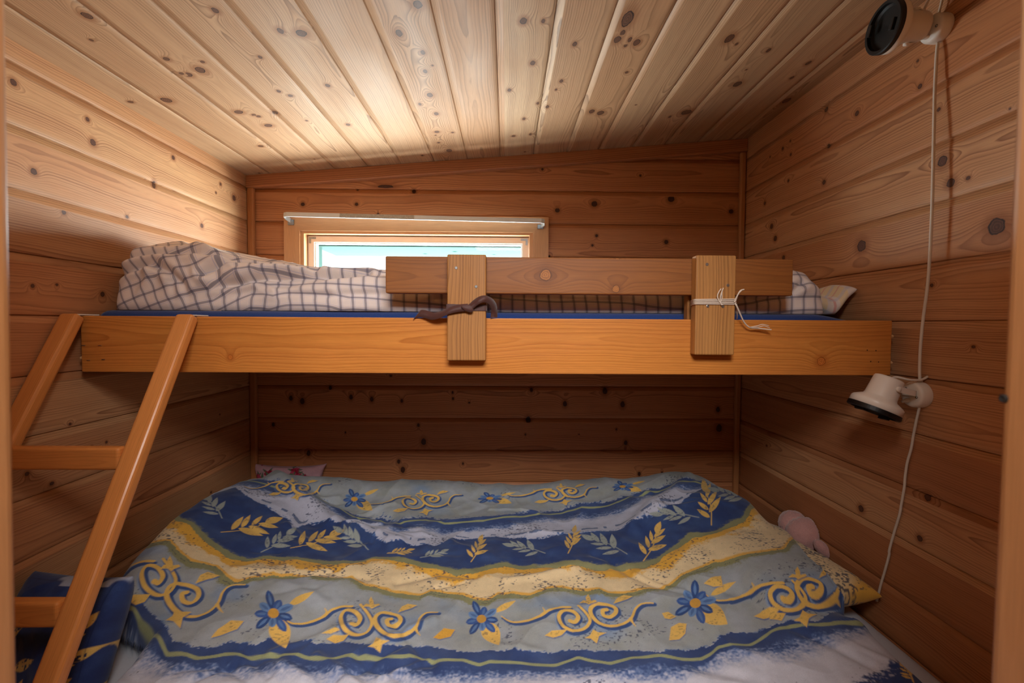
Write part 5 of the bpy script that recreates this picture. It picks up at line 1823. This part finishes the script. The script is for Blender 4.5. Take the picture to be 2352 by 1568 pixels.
for cx_, cy_, L, a, sq, c in ((510, 1190, 92, -2.0, .55, GY), (508, 1222, 118, -0.30, .75, YL), (600, 1268, 88, -0.75, .75, GY), (668, 1258, 108, -0.42, .75, YL), (846, 1262, 84, -2.45, .8, GY),
                              (890, 1270, 52, -0.25, .6, YL), (966, 1280, 58, -0.45, .6, GY), (1082, 1290, 66, -1.25, .8, YL), (1252, 1270, 84, 3.5, .6, GY), (1305, 1270, 62, -1.35, .85, YL),
                              (1440, 1272, 100, 3.72, .65, GY), (1478, 1288, 86, -1.2, .9, YL), (1605, 1188, 92, 3.25, .7, GY), (1634, 1206, 86, -1.75, 1.0, YL), (1720, 1148, 80, 3.5, .8, GY),
                              (2098, 1566, 60, -2.0, .7, YL)):
    sprig(cx_, cy_, L, a, sq, c)

PD = np.stack([XG, YG, HS], -1)
NXD, NYD = XG.shape
meD = mesh_grid('duvet', PD)
colA = meD.color_attributes.new('print', 'FLOAT_COLOR', 'POINT')
colA.data.foreach_set('color', np.concatenate([np.clip(Cc, 0, 1), np.ones(XG.shape + (1,))], -1).reshape(-1).astype(np.float32))
# keep only the cloth itself and give it an underside
bm = bmesh.new(); bm.from_mesh(meD)
bm.verts.ensure_lookup_table()
ins = inside.reshape(-1)
bmesh.ops.delete(bm, geom=[v for v in bm.verts if not ins[v.index]], context='VERTS')
bmesh.ops.recalc_face_normals(bm, faces=bm.faces)
bm.to_mesh(meD); bm.free()
if meD.polygons[len(meD.polygons) // 2].normal.z < 0:
    meD.flip_normals()
duvet = link('duvet', meD, PRINT, smooth=True)
tag(duvet, 'blue and yellow duvet printed with scrolls, flowers and leaf bands on the lower bed', 'duvet')
WORLD, P_WIN, P_FRONT, EXPO = 1.6, 410.0, 37.0, 0.06
# ------------------------------------------------------------------ light
w = bpy.data.worlds.new('daylight')
SC.world = w
w.use_nodes = True
bg = w.node_tree.nodes['Background']
bg.inputs[0].default_value = (0.90, 0.95, 1.0, 1)
bg.inputs[1].default_value = WORLD


def area(name, loc, to, size, power, color=(1, 1, 1)):
    l = bpy.data.lights.new(name, 'AREA')
    l.shape = 'RECTANGLE'
    l.size, l.size_y = size
    l.energy = power
    l.color = color
    o = bpy.data.objects.new(name, l)
    COL.objects.link(o)
    o.location = loc
    o.rotation_euler = (Vector(to) - Vector(loc)).to_track_quat('-Z', 'Y').to_euler()
    return o


wc = ((WX0 + WX1) / 2, YB, (WZ0 + WZ1) / 2)
area('daylight_from_window', (wc[0] + 0.45, YB + 0.64, HC - 0.20), (wc[0] + 0.45, YB, HC + 0.16), (2.9, 1.4), P_WIN, (0.92, 0.97, 1.0))
area('front_fill_light', (0.10, -0.32, HC + 0.86), (0.05, 0.95, HC - 0.45), (0.8, 0.45), P_FRONT, (1.0, 0.98, 0.96))  # unseen fill light, added to brighten the bed and bunk board from the front
SC.view_settings.view_transform = 'Standard'
SC.view_settings.look = 'None'
SC.view_settings.exposure = EXPO
SC.view_settings.gamma = 1.0
SC.view_settings.use_curve_mapping = False
SC.cycles.use_denoising = True
SC.cycles.max_bounces = 6
SC.cycles.diffuse_bounces = 3
SC.cycles.glossy_bounces = 2
SC.cycles.use_adaptive_sampling = True
SC.cycles.adaptive_threshold = 0.05
SC.cycles.caustics_reflective = False
SC.cycles.caustics_refractive = False
SC.cycles.sample_clamp_indirect = 6.0
